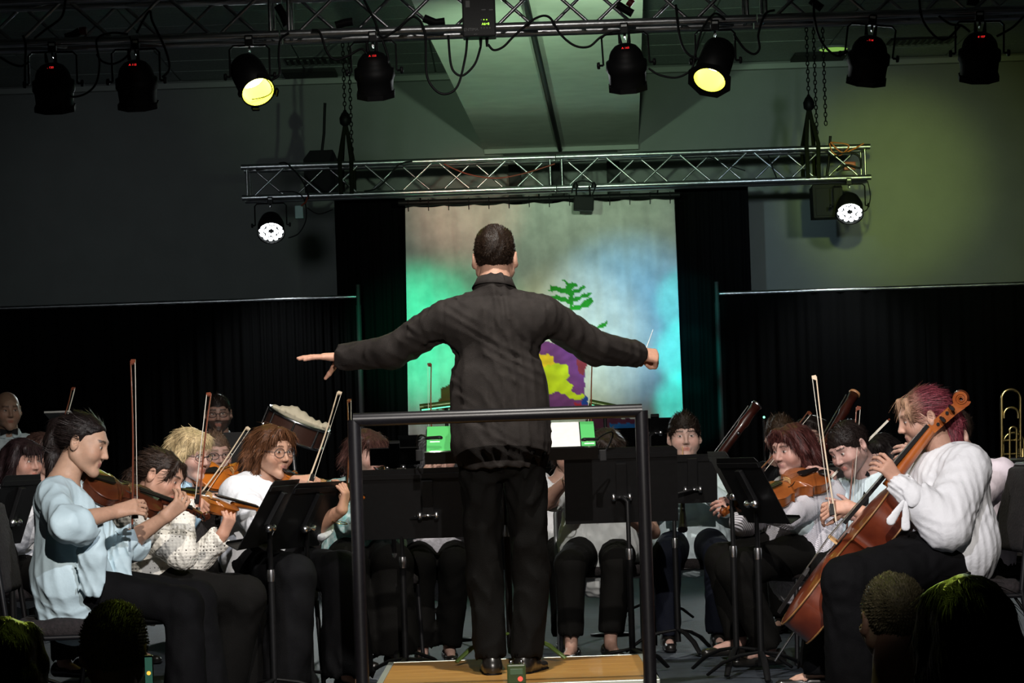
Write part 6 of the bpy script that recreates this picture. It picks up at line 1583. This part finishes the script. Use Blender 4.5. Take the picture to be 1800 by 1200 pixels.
# ================================================================== cables, hoists and boxes on the trusses
def cable(pts, lab, r=.006, m=None, parent=None, name='cable', grp='lamp cables'):
    """smooth cable through pixel/depth points"""
    p = np.array(pts); n = len(p); out = []
    for i in range(n - 1):
        a, b, c, d = p[max(i - 1, 0)], p[i], p[i + 1], p[min(i + 2, n - 1)]
        for t in np.linspace(0, 1, 7, endpoint=False):
            out.append(.5 * ((2 * b) + (-a + c) * t + (2 * a - 5 * b + 4 * c - d) * t * t + (-a + 3 * b - 3 * c + d) * t ** 3))
    out.append(p[-1]); mb = MB(); mb.tube(out, r, 6); o = mb.build(name, m or MATS['cable'], parent)
    if lab: tag(o, lab, 'cable', grp)
    return o
q = lambda L, Y=FT_Y - .05: [P(x, y, Y) for x, y in L]
CB = [([(0, 100), (20, 112), (38, 116), (52, 108)], 'short cable drooping from the truss at the left edge'),
      ([(40, 62), (45, 80), (44, 120), (44, 155)], 'cable running down beside the leftmost lamp'),
      ([(105, 118), (118, 165), (145, 167), (168, 148), (175, 112), (170, 70), (195, 58), (225, 60)], 'looping cable between the two leftmost lamps'),
      ([(170, 95), (180, 108), (200, 112), (222, 100), (232, 80), (228, 64)], 'round cable loop above the second lamp'),
      ([(240, 58), (262, 20), (268, 38), (290, 85), (298, 120), (285, 136)], 'cable hanging at the right of the second lamp'),
      ([(115, 0), (108, 30), (80, 52), (60, 68)], 'dark cable crossing the truss braces at far left'),
      ([(508, 58), (493, 70), (490, 100), (491, 130), (475, 142)], 'cable beside the left yellow lamp'),
      ([(548, 53), (562, 57), (575, 92), (590, 105), (612, 98), (635, 86), (645, 95)], 'cable feeding the lamp left of the black box'),
      ([(672, 70), (682, 100), (680, 112), (672, 118)], 'short cable at the back of the lamp left of the black box'),
      ([(640, 0), (658, 35), (672, 65), (700, 50), (725, 30), (740, 38)], 'cable hung between braces left of the black box'),
      ([(740, 38), (748, 65), (750, 130), (765, 158), (785, 165), (805, 150), (818, 100), (821, 68)], 'long drooping cable plugged into the black box'),
      ([(788, 62), (792, 110), (800, 128), (815, 132), (835, 112), (845, 82)], 'second drooping cable under the black box'),
      ([(858, 78), (868, 88), (885, 82), (905, 62), (940, 33), (965, 30), (985, 60), (1010, 80), (1035, 82), (1055, 66), (1075, 56)], 'cable swagged from the black box to the next lamp'),
      ([(1140, 120), (1160, 132), (1190, 136), (1215, 122), (1222, 95), (1235, 50), (1256, 24), (1275, 35)], 'cable looping to the right yellow lamp'),
      ([(1188, 8), (1194, 60), (1205, 90), (1225, 103), (1245, 103)], 'cable falling to the back of the right yellow lamp'),
      ([(1290, 60), (1308, 85), (1325, 95), (1335, 85), (1333, 60), (1345, 25), (1362, 18)], 'cable hanging right of the right yellow lamp'),
      ([(1430, 5), (1433, 40), (1445, 75), (1470, 98), (1490, 90)], 'cable drooping into the tilted lamp'),
      ([(1616, 0), (1622, 35), (1645, 65), (1665, 68), (1688, 45)], 'cable between the two right lamps'),
      ([(1650, 28), (1670, 42), (1690, 45), (1705, 56)], 'short thick cable left of the rightmost lamp'),
      ([(1800, 28), (1780, 48), (1752, 64)], 'cable leaving the rightmost lamp to the right')]
for L, lab in CB: cable(q(L), lab, .0058 if 'loop' in lab else .0065)
# black dimmer box with readout
bx = empty('dimmer_box', tuple(P(842, 60, FT_Y - .085)), 'black dimmer box with green readout clamped on the front truss', 'dimmer')
c = P(842, 28, FT_Y - .085); mb = MB(); mb.bev(c, (.178, .12, .24), .008); mb.build('case', MATS['black_plastic'], bx)
mgy = mat('grey_print', (.16, .16, .16), .6)
def txt(body, size, px, py, m, name='lettering'):
    o = link(name, text_mesh(body, size), m, bx, world=False); p = P(px, py, FT_Y - .147); o.location = Vector(p) - bx.location; o.rotation_euler = (R(90), 0, 0)
txt('ENTIMA', .022, 828, 52, mgy); txt('4CH', .010, 836, 60.5, mgy); txt('A6+8', .018, 853.5, 42, mgrn, 'readout')
for k, px in enumerate((846, 850.5, 855.5)):
    mb = MB(); mb.lathe([(.003, 0), (.001, .002)], P(px, 34.5, FT_Y - .145), (0, -1, 0), 8); mb.build('indicator', mgrn if k else MATS['white_plastic'], bx)
for px in (846, 851, 856, 861): mb = MB(); mb.lathe([(.005, 0), (.005, .003), (.001, .004)], P(px, 49.5, FT_Y - .145), (0, -1, 0), 8); mb.build('button', mgy, bx)
for px, py in ((822, 7), (850, 17), (863, 17)): mb = MB(); mb.bev(P(px, py, FT_Y - .146), (.022, .002, .006 if py > 10 else .035), .0008); mb.build('print_mark', mgy, bx)
for px in (821, 845, 856): mb = MB(); mb.tube([P(px, 66, FT_Y - .085), P(px, 82 if px > 830 else 70, FT_Y - .085)], [.010, .006], 8); mb.build('plug', MATS['black_rubber'], bx)
# taped plugs and straps lying in the truss
for k, (pts, red) in enumerate((([(115, 66), (128, 62), (140, 55)], 0), ([(140, 55), (152, 54)], 1), ([(488, 10), (497, 25), (505, 45)], 0), ([(590, 45), (605, 40), (620, 38)], 0), ([(745, 32), (765, 40), (782, 38)], 0), ([(1085, 8), (1098, 16), (1112, 24)], 0), ([(1104, 2), (1112, 8)], 1), ([(1425, 0), (1435, 8), (1445, 15)], 0), ([(1700, 2), (1720, 4)], 0))):
    mb = MB(); pp = q(pts, FT_Y + .02); mb.tube(pp, [.022] * len(pp), 8); o = mb.build('cable_plug', mat('red_plug', (.18, .012, .012), .5) if red else MATS['black_rubber'])
    tag(o, ['dark cable coupler by the leftmost lamp', 'red plug by the leftmost lamp', 'taped plug hanging above the left yellow lamp', 'grey strap bundle on the truss left of centre', 'dark coupler just left of the black box', 'dark coupler above the lamp right of the soffit', 'red plug above the lamp right of the soffit', 'dark coupler above the tilted lamp', 'dark coupler at the right end of the front truss'][k], 'plug', 'couplers in the front truss')
# chain hoists carrying the rear truss
mst = mat('hoist_strap', (.010, .012, .006), .8, spec=.1)
def hoist(px, lab, green):
    x = P(px, 250, RT_Y + .12)[0]; e = empty('chain_hoist', (x, RT_Y + .12, RT_Z), lab, 'hoist', 'chain hoists')
    m = mst
    for sx in (-1, 1):
        mb = MB(); y = RT_Y + .12
        mb.tube([(x + sx * .045, RT_Y - .035, RT_Z + .0), (x + sx * .05, RT_Y - .035, RT_Z + .30), (x + sx * .02, y, RT_Z + .52), (x, y, RT_Z + .62)], .018, 8, flat=((0, 1, 0), .4)); mb.build('sling', m, e)
        mb = MB(); mb.tube([(x + sx * .05, RT_Y + .285, RT_Z), (x + sx * .05, RT_Y + .285, RT_Z + .30), (x + sx * .02, y, RT_Z + .52), (x, y, RT_Z + .62)], .018, 8, flat=((0, 1, 0), .4)); mb.build('sling', m, e)
    mb = MB(); mb.lathe([(.02, 0), (.045, .02), (.05, .07), (.03, .11), (.012, .13)], (x, RT_Y + .12, RT_Z + .60), (0, 0, 1), 12); mb.build('hook_block', MATS['black_metal'], e)
    z = RT_Z + .72; l0 = None; k = 0
    for off in ((0, .06, .14) if green else (0, .05)):
        zz = z if off == 0 else RT_Z + .35 + off
        kk = 0
        while zz < CEIL_Z + .0 and kk < 60:
            if l0 is None:
                mb = MB(); mb.tube([(.012 * math.cos(t), 0, .022 * math.sin(t)) for t in np.linspace(0, 2 * math.pi, 9)], .005, 5, cap=False); l0 = o = mb.build('chain_link', MATS['black_metal'], e, world=False)
            else: o = l0.copy(); COL.objects.link(o)
            o.location = (off, 0, zz - RT_Z); o.rotation_euler = (0, 0, R(90) if kk % 2 else 0); zz += .036; kk += 1
    return e
hoist(608, 'chain hoist with black slings on the rear truss beside the left curtain', False); hoist(1424, 'chain hoist with hanging chains near the right end of the rear truss', True)
# loudspeaker boxes hanging behind the truss ends
for px, py, w_, h_, lab in ((566, 305, .30, .38, 'black speaker box behind the rear truss left of the left curtain'), (1452, 350, .26, .34, 'black lamp housing hanging behind the white lamp at right')):
    p = P(px, py, RT_Y + .42); e = empty('speaker_box', tuple(p), lab, 'speaker', 'black boxes behind the rear truss')
    mb = MB(); mb.prism([(-w_ * .48, -.12, -h_ * .5), (w_ * .48, -.12, -h_ * .5), (w_ * .5, -.12, h_ * .25), (w_ * .36, -.12, h_ * .5), (-w_ * .30, -.12, h_ * .5), (-w_ * .5, -.12, h_ * .30)], (0, 0, 0), (0, .24, 0)); mb.build('housing', mbk, e, world=False)
    mb = MB(); mb.bev((0, -.125, -h_ * .1), (w_ * .8, .012, h_ * .7), .004); mb.build('grille', MATS['black_rubber'], e, world=False)
    mb = MB(); mb.tube([(0, 0, h_ * .4), (.03, -.02, h_ * .9), (.05, -.05, h_ * 1.6)], .012, 6); mb.build('hanger', MATS['black_metal'], e, world=False)
# small black floodlight at the middle of the rear truss
p = P(1028, 335, RT_Y - .1); e = empty('floodlight', (p[0], RT_Y - .1, RT_Z), 'small black floodlight under the middle of the rear truss', 'stage light')
mb = MB(); c = P(1026, 358, RT_Y - .1); mb.bev(c, (.17, .12, .12), .01, Matrix.Rotation(R(4), 3, 'Y')); mb.build('housing', mbk, e)
for sx in (-1, 1): mb = MB(); mb.tube([c + A(sx * .06, 0, .05), A(c[0] + sx * .055, RT_Y - .02, RT_Z)], .008, 6); mb.build('bracket', MATS['black_metal'], e)
cable([P(x, y, RT_Y - .1) for x, y in ((1005, 340), (1010, 322), (1030, 318), (1046, 326), (1040, 345))], None, .006, parent=e, name='wire_loop')
for sx in (1012, 1044): mb = MB(); mb.lathe([(.02, 0), (.024, .02), (.01, .05)], P(sx, 330, RT_Y - .12), (0, 0, 1), 10); mb.build('clamp_knob', MATS['black_plastic'], e)
# cables on the rear truss
rq = lambda L, dy=-.04: [P(x, y, RT_Y + dy) for x, y in L]
mrc = mat('red_cable', (.22, .03, .012), .5); moc = mat('orange_cable', (.42, .11, .015), .5)
for L, lab, m, r in (([(780, 288), (820, 305), (870, 313), (920, 305), (975, 288)], 'red cable swagged inside the rear truss', mrc, .006), ([(490, 287), (505, 288), (530, 315), (542, 345), (536, 352)], 'dark cable over the left end of the rear truss', None, .007),
                     ([(725, 283), (700, 290), (680, 315), (660, 332), (640, 336)], 'dark cable crossing the rear truss beside the left hoist', None, .007), ([(490, 337), (520, 338), (535, 352), (538, 385), (525, 410), (507, 418)], 'cable looping down to the left white lamp', None, .005),
                     ([(540, 365), (560, 376), (585, 368)], 'cable drooping beside the small white box', None, .005), ([(1460, 250), (1480, 268), (1500, 262), (1518, 252)], 'orange cable tangled at the right end of the rear truss', moc, .007), ([(1458, 252), (1464, 268), (1478, 272), (1492, 255), (1460, 250)], 'orange cable loop on the right end of the rear truss', moc, .006),
                     ([(1465, 275), (1490, 268), (1510, 275), (1512, 295), (1490, 290), (1470, 300)], 'black cable coil inside the right end of the rear truss', None, .009), ([(1525, 318), (1530, 345), (1524, 368), (1512, 372)], 'cable loop right of the right white lamp', None, .005), ([(1245, 275), (1280, 290), (1310, 300)], 'dark cable lying in the rear truss right of centre', None, .005), ([(1350, 272), (1358, 295), (1365, 312)], 'dark cable hanging near the right hoist', None, .006)):
    cable(rq(L), lab, r, m, grp='rear truss cables')
o = P(526, 373, RT_Y - .05); e = empty('power_adapter', tuple(o), 'small pale adapter box hanging beside the left white lamp', 'adapter')
mb = MB(); mb.bev(o, (.07, .05, .11), .006); mb.build('case', mat('pale_teal', (.35, .55, .50), .5), e); mb = MB(); mb.tube([o + A(.02, -.03, .05), o + A(.06, -.03, .08), P(541, 345, RT_Y - .03)], .008, 6); mb.build('lead', mrc, e)
mb = MB(); mb.bev(P(1493, 292, RT_Y + .1), (.10, .08, .07), .01); tag(mb.build('junction_box', mat('rust_box', (.30, .05, .02), .5)), 'reddish junction box inside the right end of the rear truss', 'box')

# straps from the backdrop pipe up to the truss
for t in (.08, .5, .92):
    pp = a_bd + (b_bd - a_bd) * t; mb = MB(); mb.tube([pp, (pp[0], RT_Y + .25, RT_Z - .02)], .008, 6); mb.build('hanging_strap', MATS['black_rubber'], bd)
